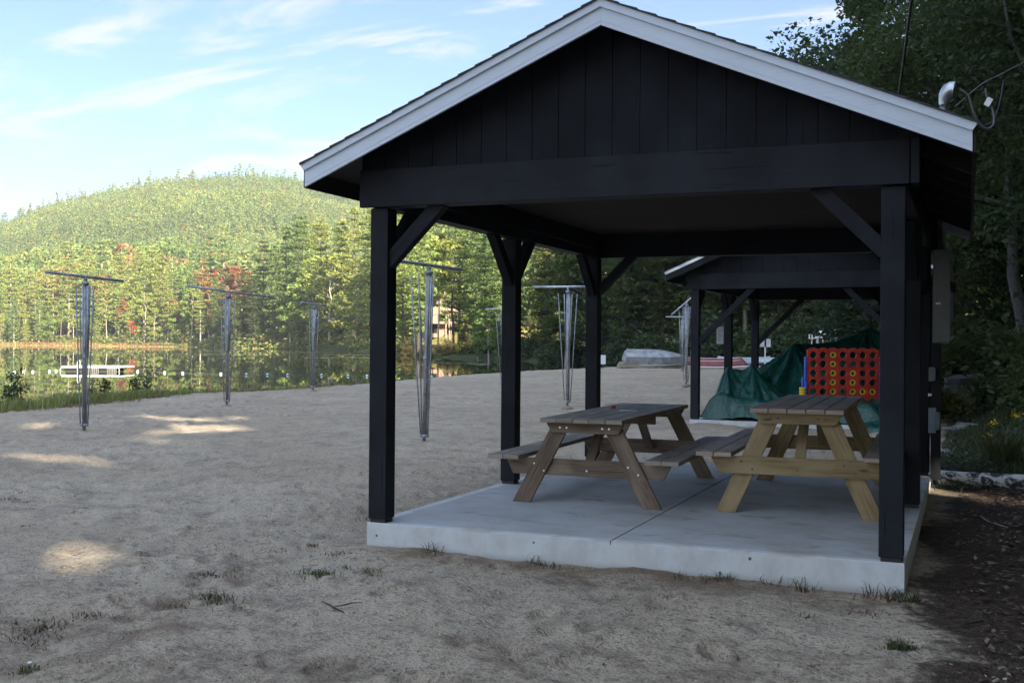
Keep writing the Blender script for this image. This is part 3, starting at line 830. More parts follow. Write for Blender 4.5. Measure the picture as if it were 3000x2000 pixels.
# ------------------------------------------------------------------ green tarp, giant four in a row game
def p2w(x, y, z=0):
    a = R(-2.0); return Vector((-.508 + x * math.cos(a) - y * math.sin(a), 13.05 + x * math.sin(a) + y * math.cos(a), z))
def build_tarp():
    nx, ny = 170, 120
    X, Y = np.meshgrid(np.linspace(.17, 3.78, nx), np.linspace(.06, 4.5, ny), indexing='ij')
    ox, oy = -.508, 13.05
    peaks = [(.50, 1.0, .95, .98), (.95, 1.05, 1.02, 1.2), (1.50, 2.5, 1.45, .95), (2.75, 3.6, 1.74, .95), (3.6, 3.2, 1.74, .95), (2.2, 2.9, 1.40, .85)]
    Z = np.zeros_like(X)
    wx = X + .10 * (fbm(X * 1.5, Y * 1.5, 3, 31) - .5); wy = Y + .10 * (fbm(X * 1.5, Y * 1.5, 3, 32) - .5)
    for i, (px, py, h, s) in enumerate(peaks):
        d = np.hypot(wx - px, (wy - py))
        a = np.arctan2(wy - py, wx - px)
        fold = .075 * np.sin(a * (9 + i) + 3 * fbm(X * 2, Y * 2, 2, 40 + i)) * np.clip(d * 1.3, 0, 1) + .035 * np.sin(a * 23 + i)* np.clip(d * 1.3, 0, 1)
        c = h - s * d * (1 - .16 * d) + fold
        Z = np.maximum(Z, c)
    # sagging cloth between the supports
    for (p, q, sag) in ((0, 1, .06), (1, 2, .42), (2, 3, .12), (3, 4, .05), (2, 5, .1)):
        ax, ay, ah, _ = peaks[p]; bx, by, bh, _ = peaks[q]
        ex, ey = bx - ax, by - ay
        tt = np.clip(((wx - ax) * ex + (wy - ay) * ey) / (ex * ex + ey * ey), 0, 1)
        d = np.hypot(wx - ax - tt * ex, wy - ay - tt * ey)
        line = ah + (bh - ah) * tt - sag * 4 * tt * (1 - tt)
        Z = np.maximum(Z, line - 1.35 * d + .035 * np.sin(tt * 26 + 4 * fbm(X * 2, Y * 2, 2, 66)) * np.clip(d * 2, 0, 1))
    Z = np.maximum(Z, 0)
    skirt = .035 + .16 * fbm(X * 3, Y * 3, 3, 50) * sm(0, .3, fbm(X * 1.2, Y * 1.2, 2, 52))
    edge = np.minimum.reduce([X - .17, 3.9 - X, Y - .06, 4.5 - Y])
    outline = .12 + .12 * fbm(X * 2 + 9, Y * 2, 2, 53)
    Z = np.maximum(Z, skirt * sm(0, .12, edge - outline + .12))
    Z = Z * sm(-.02, .30, edge + .10 * (fbm(X * 3, Y * 3, 2, 57) - .5)) ** .8
    Z += .018 * (fbm(X * 7, Y * 7, 3, 55) - .5) * (Z > .02)
    Z += .03 * (1 - np.abs(2 * fbm(X * 2.6 + .8 * Y, Y * 1.2, 3, 58) - 1)) ** 4
    hole = ((X < .6) & (Y > .2) & (Z < .08))
    a = R(-2.0)
    x = ox + X * math.cos(a) - Y * math.sin(a); y = oy + X * math.sin(a) + Y * math.cos(a)
    v = np.stack([x.ravel(), y.ravel(), (Z + .006).ravel()], 1)
    i = np.arange(nx - 1)[:, None]; j = np.arange(ny - 1)[None, :]
    f = np.stack([i * ny + j, (i + 1) * ny + j, (i + 1) * ny + j + 1, i * ny + j + 1], -1).reshape(-1, 4)
    keep = Z.ravel()[f].max(1) > .012
    o = np_mesh('tarp_cover', v, f[keep].ravel(), 4, M['tarp'], None, None, True)
    tag(o, 'dark green tarpaulin draped in folds over a pile under the far pavilion', 'tarp')
    # loose corner in front of the slab
    nx, ny = 60, 40
    U, V = np.meshgrid(np.linspace(0, 1, nx), np.linspace(0, 1, ny), indexing='ij')
    X = 3.0 + 1.3 * U; Y = -.75 + .75 * V + .15 * np.sin(U * 6)
    hump = np.sin(U * math.pi) ** .7 * np.sin(V * math.pi) ** .7
    Z = hump * (.10 + .28 * fbm(U * 4, V * 3, 3, 71)) + .08 * hump * np.sin(U * 22 + 6 * V + 5 * fbm(U * 3, V * 3, 2, 72)) * .4
    gx = p2w(3.5, -.4)
    x = ox + X * math.cos(a) - Y * math.sin(a); y = oy + X * math.sin(a) + Y * math.cos(a)
    zz = ground_h(x.ravel(), y.ravel()) + Z.ravel() + .012
    i = np.arange(nx - 1)[:, None]; j = np.arange(ny - 1)[None, :]
    f = np.stack([i * ny + j, (i + 1) * ny + j, (i + 1) * ny + j + 1, i * ny + j + 1], -1).reshape(-1)
    o = np_mesh('tarp_bundle', np.stack([x.ravel(), y.ravel(), zz], 1), f, 4, M['tarp'], None, None, True)
    tag(o, 'loose crumpled green tarp lying on the ground at the far slab edge', 'tarp')
build_tarp()

GC = Vector((2.175, 13.86, 0)); GA = R(21.5)
def build_game():
    root = thing('giant_game_frame', 'giant red four in a row game frame with blue legs before the green tarp', 'game', GC, GA)
    Wg, Hg, z0 = 1.28, 1.02, .30
    nc, nr = 7, 6; cw = Wg / nc; chh = Hg / nr; rad = .062; seg = 28
    m = MB()
    for c in range(nc):
        for r in range(nr):
            cx = -Wg / 2 + (c + .5) * cw; cz = z0 + (r + .5) * chh
            ring = []; sq = []
            for k in range(seg):
                a = 2 * math.pi * k / seg
                ring.append((cx + rad * math.cos(a), cz + rad * math.sin(a)))
                mx = max(abs(math.cos(a)) / (cw / 2), abs(math.sin(a)) / (chh / 2))
                sq.append((cx + math.cos(a) / mx, cz + math.sin(a) / mx))
            for (yy, fl) in ((-.035, False), (.035, True)):
                o = len(m.v)
                for p in ring + sq: m.v.append(Vector((p[0], yy, p[1])))
                for k in range(seg):
                    k2 = (k + 1) % seg
                    q = (o + k, o + seg + k, o + seg + k2, o + k2)
                    m.face(q if not fl else q[::-1], [(0, 0), (.1, 0), (.1, .1), (0, .1)])
            o = len(m.v)
            for yy in (-.035, .035):
                for p in ring: m.v.append(Vector((p[0], yy, p[1])))
            for k in range(seg):
                k2 = (k + 1) % seg
                m.face((o + k, o + k2, o + seg + k2, o + seg + k), [(0, 0), (.1, 0), (.1, .1), (0, .1)], True)
            # raised lip round each hole
            lip = 20; o = len(m.v)
            for (rr, yy) in ((rad + .001, -.036), (rad + .005, -.042), (rad + .012, -.036)):
                for k in range(lip):
                    a = 2 * math.pi * k / lip
                    m.v.append(Vector((cx + rr * math.cos(a), yy, cz + rr * math.sin(a))))
            for b in range(2):
                for k in range(lip):
                    k2 = (k + 1) % lip
                    m.face((o + b * lip + k, o + (b + 1) * lip + k, o + (b + 1) * lip + k2, o + b * lip + k2), [(0, 0), (.1, 0), (.1, .1), (0, .1)], True)
    for c in range(nc):                      # scalloped top and bottom, dividing ribs
        cx = -Wg / 2 + (c + .5) * cw
        for (zb, sg) in ((z0 + Hg, 1), (z0, -1)):
            P = [(cx + cw * .47 * math.cos(a), zb + sg * (.045 * math.sin(a) + .0005)) for a in [math.pi * k / 10 for k in range(11)]]
            m.prism(P if sg > 0 else P[::-1], -.034, .034)
    for c in range(1, nc):
        cx = -Wg / 2 + c * cw
        m.box(cx - .008, cx + .008, -.047, -.0352, z0 + .012, z0 + Hg - .012, 'z')
    for sg in (-1, 1): m.box(sg * (Wg / 2 + .010) - .0098, sg * (Wg / 2 + .010) + .0098, -.03, .03, z0 - .01, z0 + Hg + .01, 'z')
    m.build('grid_frame', M['red'], root, 0)
    for sg in (-1, 1):
        xx = sg * (Wg / 2 + .048)
        l = MB()
        l.tube([(xx, 0, .0), (xx, 0, .02), (xx, 0, 1.18), (xx, 0, 1.2)], [.024, .026, .026, .02], 10)
        l.tube([(xx - sg * .005, -.055, .0), (xx - sg * .005, -.055, .72), (xx - sg * .005, -.055, .73)], [.022, .022, .012], 10)
        l.box(xx - .03, xx + .03, -.3, .3, .001, .045, 'y')
        l.build('leg', M['blue'], root, .004)
    cell = lambda c, r: Vector((-Wg / 2 + (c - .5) * cw, 0, z0 + Hg - (r - .5) * chh))
    ordn = ['', 'first', 'second', 'third', 'fourth', 'fifth', 'sixth', 'seventh']
    def ring_mesh(mat, nm):
        m = MB(); seg = 22; P = []
        prof = [(.031, -.022), (.056, -.026), (.0605, -.018), (.0605, .018), (.056, .026), (.031, .022)]
        for (r, y) in prof + prof[:1]:
            for k in range(seg):
                a = 2 * math.pi * k / seg
                P.append((r * math.cos(a), y, r * math.sin(a)))
        m.grid(P, len(prof) + 1, seg, True, True)
        return m.build(nm, mat)
    first = {}
    for (c, r, mt) in [(3, 1, 'y'), (3, 2, 'y'), (3, 3, 'y'), (3, 4, 'y'), (3, 5, 'y'), (5, 3, 'y'), (5, 4, 'y'), (5, 5, 'y'), (6, 5, 'y'), (7, 5, 'y'),
                       (4, 5, 't'), (5, 2, 't'), (6, 6, 't'), (7, 6, 't')]:
        if mt not in first:
            o = first[mt] = ring_mesh(M['yellow'] if mt == 'y' else M['teal_disc'], 'game_disc')
        else:
            o = first[mt].copy(); COL.objects.link(o)
        w = Matrix.Rotation(GA, 4, 'Z') @ cell(c, r); o.location = GC + w; o.rotation_euler = (0, 0, GA)
        tag(o, '%s ring disc, %s column, %s row from top of the red game frame' % ('yellow' if mt == 'y' else 'dark teal', ordn[c], ordn[r]), 'game disc', 'ring discs in the game frame')
    # peg with spare discs at the left
    st = thing('disc_peg', 'short blue peg stand holding spare yellow rings beside the game frame', 'peg stand', GC + Matrix.Rotation(GA, 4, 'Z') @ Vector((-.77, -.13, 0)), GA)
    m = MB(); m.tube([(0, 0, .0), (0, 0, .80), (0, 0, .82)], [.02, .02, .012], 10); m.build('peg', M['blue'], st)
    m = MB(); m.lathe([(.06, .001), (.075, .003), (.075, .02), (.03, .03)], 18); m.build('foot', M['blue'], st)
    rp = None
    for k in range(9):
        if rp is None:
            m = MB(); seg = 22; P = []
            prof = [(.0225, -.022), (.058, -.026), (.063, -.016), (.063, .016), (.058, .026), (.0225, .022)]
            for (r, y) in prof + prof[:1]:
                for q in range(seg):
                    a = 2 * math.pi * q / seg; P.append((r * math.cos(a), -r * math.sin(a), y))
            m.grid(P, len(prof) + 1, seg, True, True); rp = o = m.build('spare_ring', M['yellow'])
        else:
            o = rp.copy(); COL.objects.link(o)
        o.location = st.location + Vector((0, 0, .175 + k * .054))
        tag(o, 'yellow spare ring on the peg, %s from the top of the stack' % ordn[min(7, 9 - k)] if k > 1 else ('yellow spare ring lowest on the peg stack' if k == 0 else 'yellow spare ring second lowest on the peg stack'), 'ring', 'spare yellow rings on the peg')
build_game()

# ------------------------------------------------------------------ signs
def sign(name, label, loc, rz, w, h, z0, post=True, post_mat='sign_dark', border=False, lines=0, stripe=False):
    root = thing(name, label, 'sign', loc, rz)
    m = MB(); m.box(-w / 2, w / 2, -.012, -.004, z0, z0 + h, 'x'); m.build('sign_face', M['sign_white'], root, .001)
    if post:
        m = MB(); m.box(-.025, .025, -.003, .04, -.2, z0 + h * .9, 'z'); m.build('post', M[post_mat], root)
    if stripe:
        m = MB(); m.box(-.035, .035, -.018, -.0125, z0 + .0, z0 + h, 'z'); m.build('dark_stripe', M['sign_dark'], root)
    return root
sign('notice_sign', 'small plain white notice low on the sand near the upturned boats', (-14.0, 50.3, gh(-14, 50.3)), VR, .33, .5, .22)
sign('notice_sign', 'white sign with a dark vertical bar on a white post behind the tarp', (-3.234, 37.906, gh(-3.234, 37.906)), VR, .43, .32, 1.34 - gh(-3.2, 37.9), True, 'white_plastic', stripe=True)
sn = sign('notice_board', 'white paper notice hung on the far pavilion middle post', p2w(-.075, 2.64, 0), VR + R(10), .15, .36, 1.42, False)
m = MB()
for k in range(6): m.box(-.055, .055 - .02 * (k % 3), -.0135, -.0122, 1.72 - k * .045, 1.725 - k * .045 + .004, 'x')
m.build('notice_lines', M['ink'], sn)

# ------------------------------------------------------------------ lifeguard chair
def lifeguard_chair(x, y):
    z = gh(x, y)
    root = thing('lifeguard_chair', 'tall white lifeguard chair standing far off above the tarp', 'lifeguard chair', (x, y, z), VR + R(-52))
    m = MB(); H = 2.75; root.scale = (.63, .63, .63)
    for sx in (-1, 1):
        for sy in (-1, 1):
            l = MB(); l.bar((sx * .42, sy * .5, 0), (sx * .3, sy * .32, H), .07, .07, (0, 1, 0)); l.build('leg', M['white_plastic'], root)
    m = MB()
    for k in range(5): m.box(-.3, .3, -.32 + k * .13, -.21 + k * .13, H, H + .03, 'x')
    m.build('seat', M['white_plastic'], root)
    m = MB()
    for k in range(5): m.bar((-.25 + k * .125, .25, H + .03), (-.25 + k * .125, .52, H + .62), .11, .02, (0, 1, 0))
    m.build('backrest', M['white_plastic'], root)
    for sx in (-1, 1):
        m = MB(); m.box(sx * .33 - .05, sx * .33 + .05, -.75, .4, H + .27, H + .3, 'y'); m.box(sx * .33 - .03, sx * .33 + .03, -.72, -.62, H - .02, H + .268, 'z'); m.box(sx * .33 - .03, sx * .33 + .03, -.35, -.25, H + .032, H + .268, 'z'); m.build('armrest', M['white_plastic'], root)
    m = MB(); m.box(-.38, .38, -.78, -.34, H - .06, H - .02, 'x'); m.build('footboard', M['white_plastic'], root)
    m = MB()
    for k in range(4): m.box(-.36, .36, -.5 + .03 * k, -.44 + .03 * k, .35 + k * .36, .4 + k * .36, 'x')
    m.build('ladder_rungs', M['white_plastic'], root)
    return root
lifeguard_chair(-3.15, 54.1)

# ------------------------------------------------------------------ boats on the sand
def hull_mesh(L, B, H, sharp_both=False, transom=True, n=26, m_=14, pts=None):
    """upturned hull: rim on z=0, keel up, bow towards +x"""
    P = []
    for i in range(n):
        t = i / (n - 1)
        if sharp_both: hb = B / 2 * max(.012, math.sin(math.pi * (.02 + .96 * t)) ** .75); hd = H * (.82 + .18 * abs(2 * t - 1) ** 3)
        else: hb = B / 2 * (1 - .16 * (1 - t) ** 2) * max(.015, (1 - max(0, (t - .38) / .62) ** 2.4)); hd = H * (1 - .1 * t + .02 * t * t)
        rise = .05 * H * (2 * t - 1) ** 2 if sharp_both else -.12 * H * max(0, t - .5) ** 2
        x = (t - .5) * L
        for j in range(m_):
            s = -1 + 2 * j / (m_ - 1)
            yy = hb * math.copysign(abs(s) ** .8, s)
            prof = 1 - abs(s) ** (4.2 if not sharp_both else 3.0)
            zz = hd * prof * (1 - .22 * abs(s)) 
            xx = x - (.10 * L * (zz / H) * max(0, (t - .75) / .25)) + (.06 * L * (zz / H) * max(0, (.25 - t) / .25) if sharp_both else .08 * (zz / H) * max(0, (.12 - t) / .12))
            P.append((xx, yy, zz + rise * (1 - prof)))
    return P, n, m_
def boat(name, label, cat, loc, rz, L, B, H, mat, rim_mat, sharp=False, roll=0.0, stripe=None):
    root = thing(name, label, cat, loc, rz); root.rotation_euler = (roll, 0, rz)
    P, n, mm = hull_mesh(L, B, H, sharp)
    if not sharp:
        P = []; n = 26; mm = 9
        for i in range(n):
            t = i / (n - 1); k = max(0, (t - .35) / .65)
            hb = B / 2 * max(.02, (1 - .12 * (1 - t)) * (1 - k ** 2.6)); kd = H * (1 - .55 * k ** 2.2); cz = H * (.62 - .1 * k ** 2); rise = -.10 * H * k ** 2
            x0 = (t - .5) * L
            for (q, z) in ((-1, rise), (-.94, cz * .5), (-.86, cz), (-.45, (cz * .45 + kd * .55)), (0, kd), (.45, (cz * .45 + kd * .55)), (.86, cz), (.94, cz * .5), (1, rise)):
                P.append((x0 + (.22 * max(0, z) * (1 - t) ** 6), hb * q, min(z, kd)))
    m = MB(); m.grid(P, n, mm, sharp)
    if not sharp:
        idx = [j for j in range(mm)]; o = len(m.v)
        for j in idx: m.v.append(Vector(P[j]))
        m.face([o + j for j in idx], [(0, 0)] * mm)
    m.build('hull', mat, root, 0, .012)
    g = MB()
    for e in (0, mm - 1): g.tube([P[i * mm + e] for i in range(n)], .028, 6)
    g.build('gunwale', rim_mat, root)
    k = MB(); k.tube([Vector(P[i * mm + mm // 2]) + Vector((0, 0, .008)) for i in range(n)], .012, 5); k.build('keel', rim_mat, root)
    s = MB()
    for e in ((3, mm - 4) if sharp else (2, mm - 3)): s.tube([Vector(P[i * mm + e]) for i in range(1, n - 1)], .014, 5)
    s.build('spray_rail', rim_mat if stripe is None else stripe, root)
    return root
bz = gh(-12.3, 52.5)
boat('rowing_boat', 'upturned tan and olive rowing boat underneath the silver one', 'boat', (-11.9, 52.6, bz + .02), VR + R(4), 3.7, 1.35, .34, M['tan_hull'], M['brown_trim'])
boat('rowing_boat', 'silver aluminium rowing boat upturned on top of a tan boat', 'boat', (-11.75, 52.75, bz + .33), VR + R(2), 3.5, 1.45, .72, M['alu'], M['galv_light'], roll=R(14))
boat('canoe', 'faded red canoe lying upside down right of the silver rowing boat', 'canoe', (-8.9, 54.1, gh(-8.9, 54) + .16), VR - R(28), 4.3, .95, .5, M['red_hull'], M['white_plastic'], True, R(8))
boat('canoe', 'white canoe with blue stripes upturned beyond the red canoe', 'canoe', (-7.4, 56.3, gh(-7, 56) + .22), VR + R(24), 4.2, .9, .48, M['white_hull'], M['blue_hull'], True, 0, M['blue_hull'])
boat('canoe', 'pale blue grey canoe upturned at the right end of the boat row', 'canoe', (-5.2, 57.0, gh(-5, 57) + .25), VR - R(6), 4.0, .9, .45, M['white_hull'], M['green_hull'], True, R(-10), M['green_hull'])

# ------------------------------------------------------------------ swimming raft, buoy line
def raft():
    root = thing('swim_raft', 'white topped floating swim raft with black floats on the pond', 'raft', (-43.9, 45.0, WATER_Z - .08), VR - R(2))
    w, d = 3.3, 2.6
    m = MB()
    for k in range(13): m.box(-w / 2, w / 2, -d / 2 + k * d / 13, -d / 2 + (k + 1) * d / 13 - .012, .36, .40, 'x')
    m.build('deck', M['raft_white'], root)
    m = MB()
    for yy in (-d / 2, d / 2): m.box(-w / 2 - .02, w / 2 + .02, yy - .03, yy + .03, .285, .358, 'x')
    for xx in (-w / 2, w / 2): m.box(xx - .03, xx + .03, -d / 2 + .04, d / 2 - .04, .302, .356, 'y')
    m.build('frame', M['raft_white'], root)
    for (x0, x1) in ((-1.48, -.52), (-.42, -.10), (.55, 1.02)):
        m = MB(); m.box(x0, x1, -d / 2 + .04, d / 2 - .04, -.12, .295, 'y'); m.build('float', M['float_black'], root, .03)
    m = MB()
    for (x0, x1) in ((-.06, .5), (1.06, 1.56)):
        n = 5
        for k in range(n + 1):
            x = x0 + (x1 - x0) * k / n; m.box(x - .018, x + .018, -d / 2 - .01, -d / 2 + .03, .02, .298, 'z')
        for z in (.04, .13, .22): m.box(x0, x1, -d / 2 + .031, -d / 2 + .05, z, z + .03, 'x')
    m.build('side_lattice', M['raft_grid'], root)
    for sx in (-1, 1):
        m = MB(); m.bar((sx * w / 2, -d / 2, .40), (sx * (w / 2 + .13), -d / 2 - .02, .16), .03, .03); m.bar((sx * w / 2, -d / 2, -.05), (sx * (w / 2 + .13), -d / 2 - .02, .17), .03, .03); m.build('corner_bracket', M['raft_white'], root)
    for x in (-.72, -.36):
        m = MB(); m.tube([(x, -d / 2 - .06, -.2), (x, -d / 2 - .06, .62), (x, -d / 2 + .02, .74), (x, -d / 2 + .22, .74), (x, -d / 2 + .3, .64), (x, -d / 2 + .3, .40)], .024, 8); m.build('ladder_rail', M['raft_white'], root)
    m = MB()
    for z in (.05, .3): m.tube([(-.72, -d / 2 - .06, z), (-.36, -d / 2 - .06, z)], .02, 6)
    m.build('ladder_rung', M['raft_white'], root)
raft()
BUOY = [(-45.0, 39.7), (-43.6, 40.3), (-42.4, 40.9), (-40.3, 41.9), (-39.5, 42.3), (-35.9, 43.6), (-35.4, 43.9), (-34.2, 44.3), (-33.2, 45.0), (-32.0, 45.2), (-30.6, 45.5), (-29.2, 45.6)]
def px_on_water(px, py):
    u = (px - 1500) / 3270.0; v = (py - (1006 + (px - 1500) * .008)) / 3270.0
    D = (CAM.z - WATER_Z) / v; L = u * D
    return (CAM.x + L * cy_ - D * sy_, CAM.y + L * sy_ + D * cy_)
BUOY = [px_on_water(a, b) for a, b in ((43, 1091), (71, 1090.5), (97, 1089.8), (146, 1088.5), (165, 1088), (404, 1089), (483, 1092.5), (536, 1094), (648, 1096.5), (723, 1098), (784, 1098.6), (843, 1099), (943, 1100.5), (1020, 1102), (1076, 1102.5), (1266, 1105.2), (1358, 1106), (1421, 1106.4))]
WH = ['leftmost', 'second from the left', 'third from the left', 'fourth from the left', 'last one before the raft', 'first one right of the raft', 'second one right of the raft', 'third one right of the raft',
      'just left of the second shade frame', 'just right of the second shade frame', 'midway between the second and third shade frames', 'just left of the third shade frame', 'just right of the third shade frame',
      'between the third shade frame and the front post', 'at the left edge of the front post', 'just right of the large shade frame', 'under the far house lawn', 'rightmost beside the middle post']
b0 = None
for i, (x, y) in enumerate(BUOY):
    if b0 is None:
        b0 = thing('buoy', '', 'buoy', (0, 0, 0))
        m = MB(); m.lathe([(.02, -.13), (.09, -.1), (.14, -.02), (.145, .03), (.13, .08), (.08, .13), (.02, .155)], 14); m.build('float_body', M['white_plastic'], b0)
        m = MB(); m.lathe([(.1435, -.015), (.152, .0), (.152, .045), (.1405, .055)], 14); m.build('blue_band', M['blue_hull'], b0)
        o = b0
    else:
        o = dup(b0)
    o.scale = (.55, .55, .55)
    o.location = (x, y, WATER_Z + .02); o.rotation_euler = (rnd.uniform(-.3, .3), rnd.uniform(-.3, .3), rnd.uniform(0, 6))
    tag(o, 'white blue swim float, ' + WH[i], 'buoy', 'floats on the swim line')
m = MB(); xl, yl = BUOY[0]; ends = [(xl - 14, yl - 7)] + BUOY
m.tube([(x, y, WATER_Z + .018) for x, y in ends], .004, 5)
tag(m.build('buoy_rope', M['rope']), 'pale rope linking the floats across the pond', 'rope')

# ------------------------------------------------------------------ power panel, meter, mast and cables on the pavilion's right rear post
px0 = 3.955
root = thing('breaker_box', 'tall grey steel electrical panel on the right side of the front pavilion', 'electrical panel', (px0, 5.18, 1.44))
m = MB(); m.box(.012, .185, 0, .36, 0, 1.0, 'z'); m.build('cabinet', M['panel_grey'], root, .006)
m = MB(); m.box(.04, .09, -.004, -.0005, .41, .432, 'x'); m.build('name_plate', M['white_plastic'], root)
m = MB(); m.tube([(.08, .08, -.09), (.08, .08, -.001)], .014, 8); m.build('conduit', M['galv_light'], root)
m = MB(); m.box(0, .10, 5.16, 5.34, -.02, 1.438, 'z'); bb = m.build('backing_board', M['black']); bb.location = (px0, 0, 0)
m2 = m
tag(bb, 'black vertical board carrying the meter boxes behind the right post', 'board')
root = thing('electrical_box', 'small pale grey disconnect box below the tall grey panel', 'electrical box', (px0 - .02, 5.08, 1.03))
m = MB(); m.box(.0, .055, 0, .075, 0, .15, 'z'); m.build('box_body', M['panel_grey'], root, .004)
m = MB(); m.box(.0555, .066, .01, .065, .01, .14, 'z'); m.build('box_lid', M['meter_grey'], root, .003)
root = thing('electric_meter', 'rounded blue grey electric meter can low on the right post', 'meter', (px0 - .02, 5.06, .48))
m = MB(); m.box(0, .075, 0, .09, 0, .27, 'z'); m.build('meter_can', M['meter_grey'], root, .006)
m = MB(); m.tube([(.0755, .045, .13), (.105, .045, .13), (.118, .045, .13)], [.1, .1, .085], 16); m.build('meter_dome', M['meter_grey'], root)
root = thing('junction_box', 'tiny white clip on the black board above the meter', 'clip', (px0 - .025, 5.09, .87))
m = MB(); m.box(0, .016, 0, .03, 0, .03, 'z'); m.box(.019, .035, 0, .03, .002, .028, 'z'); m.build('clip', M['white_plastic'], root)

root = thing('service_mast', 'galvanised service mast with rounded weatherhead above the right eave', 'service mast', (4.055, 5.36, 2.44))
m = MB(); m.tube([(0, 0, .001), (0, 0, 1.58)], .034, 12); m.build('mast_pipe', M['galv_light'], root)
m = MB()
hd = []
for i in range(9):
    a = math.pi * i / 8 * .62
    hd.append((.13 * (1 - math.cos(a)), 0, 1.58 + .16 * math.sin(a)))
hp = []; hr = []
for i in range(15):
    a = i / 14; th = a * 1.9
    hp.append((.085 - .085 * math.cos(th), -.004 * i / 14, 1.565 + .145 * math.sin(th) + .03 * a)); hr.append(.044 + .048 * math.sin(min(1, a * 1.25) * math.pi * .5) ** 1.5)
m.tube(hp, hr, 22)
m.tube([(0, 0, 1.49), (0, 0, 1.53)], .052, 12)
m.build('weatherhead', M['galv_light'], root)
base = Vector((4.055, 5.36, 2.44))
def cable(name, label, pts, r, mat, cat='cable'):
    # smooth the control points
    P = [Vector(p) for p in pts]; out = []
    for i in range(len(P) - 1):
        p0 = P[max(i - 1, 0)]; p1 = P[i]; p2 = P[i + 1]; p3 = P[min(i + 2, len(P) - 1)]
        for k in range(8):
            t = k / 8
            out.append(.5 * ((2 * p1) + (-p0 + p2) * t + (2 * p0 - 5 * p1 + 4 * p2 - p3) * t * t + (-p0 + 3 * p1 - 3 * p2 + p3) * t ** 3))
    out.append(P[-1])
    m = MB(); m.tube(out, r, 8); return tag(m.build(name, mat), label, cat)
cable('service_cable', 'silver service wire stretched from the weatherhead to the upper right', [(4.17, 5.36, 3.99), (4.434, 5.39, 4.218), (4.60, 5.45, 4.31), (4.857, 5.56, 4.46), (5.9, 6.0, 5.05), (7.6, 6.7, 6.1)], .0075, M['cable_grey'])
cable('drip_loop', 'black cable looping down below the weatherhead', [(4.21, 5.35, 4.15), (4.29, 5.36, 4.10), (4.34, 5.37, 3.98), (4.39, 5.40, 3.83), (4.47, 5.43, 3.78), (4.56, 5.45, 3.83), (4.61, 5.46, 3.98), (4.64, 5.47, 4.12), (4.66, 5.47, 4.26)], .013, M['cable'])
cable('drip_loop', 'grey cable loop hanging lowest beside the weatherhead', [(4.215, 5.34, 4.17), (4.305, 5.35, 4.10), (4.37, 5.37, 3.90), (4.45, 5.40, 3.765), (4.53, 5.42, 3.75), (4.565, 5.44, 3.83), (4.55, 5.44, 3.95), (4.50, 5.43, 4.06), (4.48, 5.42, 4.18)], .014, M['cable_grey'])
m = MB(); m.box(-.03, .03, -.02, .02, -.045, .045, 'z'); o = m.build('cable_clamp', M['galv_light']); o.location = (4.505, 5.42, 4.03); o.rotation_euler = (0, .5, 0); tag(o, 'small metal clamp on the hanging grey cable loop', 'clamp')
# line feeding the far pavilion, passing behind the near roof
cable('overhead_cable', 'thick black overhead cable rising steeply from behind the near roof', [(3.30, 9.85, 4.66), (3.387, 9.28, 5.017), (3.86, 6.18, 6.95), (4.33, 3.1, 8.87)], .019, M['cable'])

# ------------------------------------------------------------------ trees
def rot_frames(rng, n, up_bias):
    """random unit normals, pulled upwards by up_bias, with tangents"""
    nrm = rng.normal(size=(n, 3)); nrm /= np.linalg.norm(nrm, axis=1)[:, None]
    nrm[:, 2] = np.abs(nrm[:, 2]); nrm = nrm + np.array([0, 0, up_bias]); nrm /= np.linalg.norm(nrm, axis=1)[:, None]
    r = rng.normal(size=(n, 3)); tx = np.cross(nrm, r); tx /= np.linalg.norm(tx, axis=1)[:, None] + 1e-9
    ty = np.cross(nrm, tx)
    return nrm, tx, ty
def leaves(rng, c, size, aspect=.55, up_bias=.6, var=.35):
    n = len(c)
    nrm, tx, ty = rot_frames(rng, n, up_bias)
    s = size * (1 + var * rng.normal(size=n)).clip(.4, 1.8)
    a = tx * s[:, None]; b = ty * (s * aspect)[:, None]
    k = (rng.random(n) * .4 - .2)[:, None]
    v = np.stack([c - a, c + b + a * k, c + a, c - b + a * k], 1).reshape(-1, 3)
    f = np.arange(n * 4)
    return v, f

def limb(mb, p0, p1, r0, r1, rng, wob=.06, n=5, sides=6):
    p0 = np.array(p0, float); p1 = np.array(p1, float); L = np.linalg.norm(p1 - p0)
    pts = []; rs = []
    for i in range(n + 1):
        t = i / n
        w = rng.normal(size=3) * wob * L * (t * (1 - t)) * 1.5
        pts.append(p0 + (p1 - p0) * t + w); rs.append(r0 + (r1 - r0) * t)
    mb.tube(pts, rs, sides, False)
    return pts

def proto(name, trunk_mb, leaf_pts, bark_col, leaf_col, mat):
    root = thing(name, '', 'tree')
    tr = trunk_mb.build('trunk', M['bark'], root); tr.color = (*bark_col, 1)
    v, f = leaf_pts
    cr = np_mesh('crown', v, f, 4, mat, root); cr.color = (*leaf_col, 1)
    return root

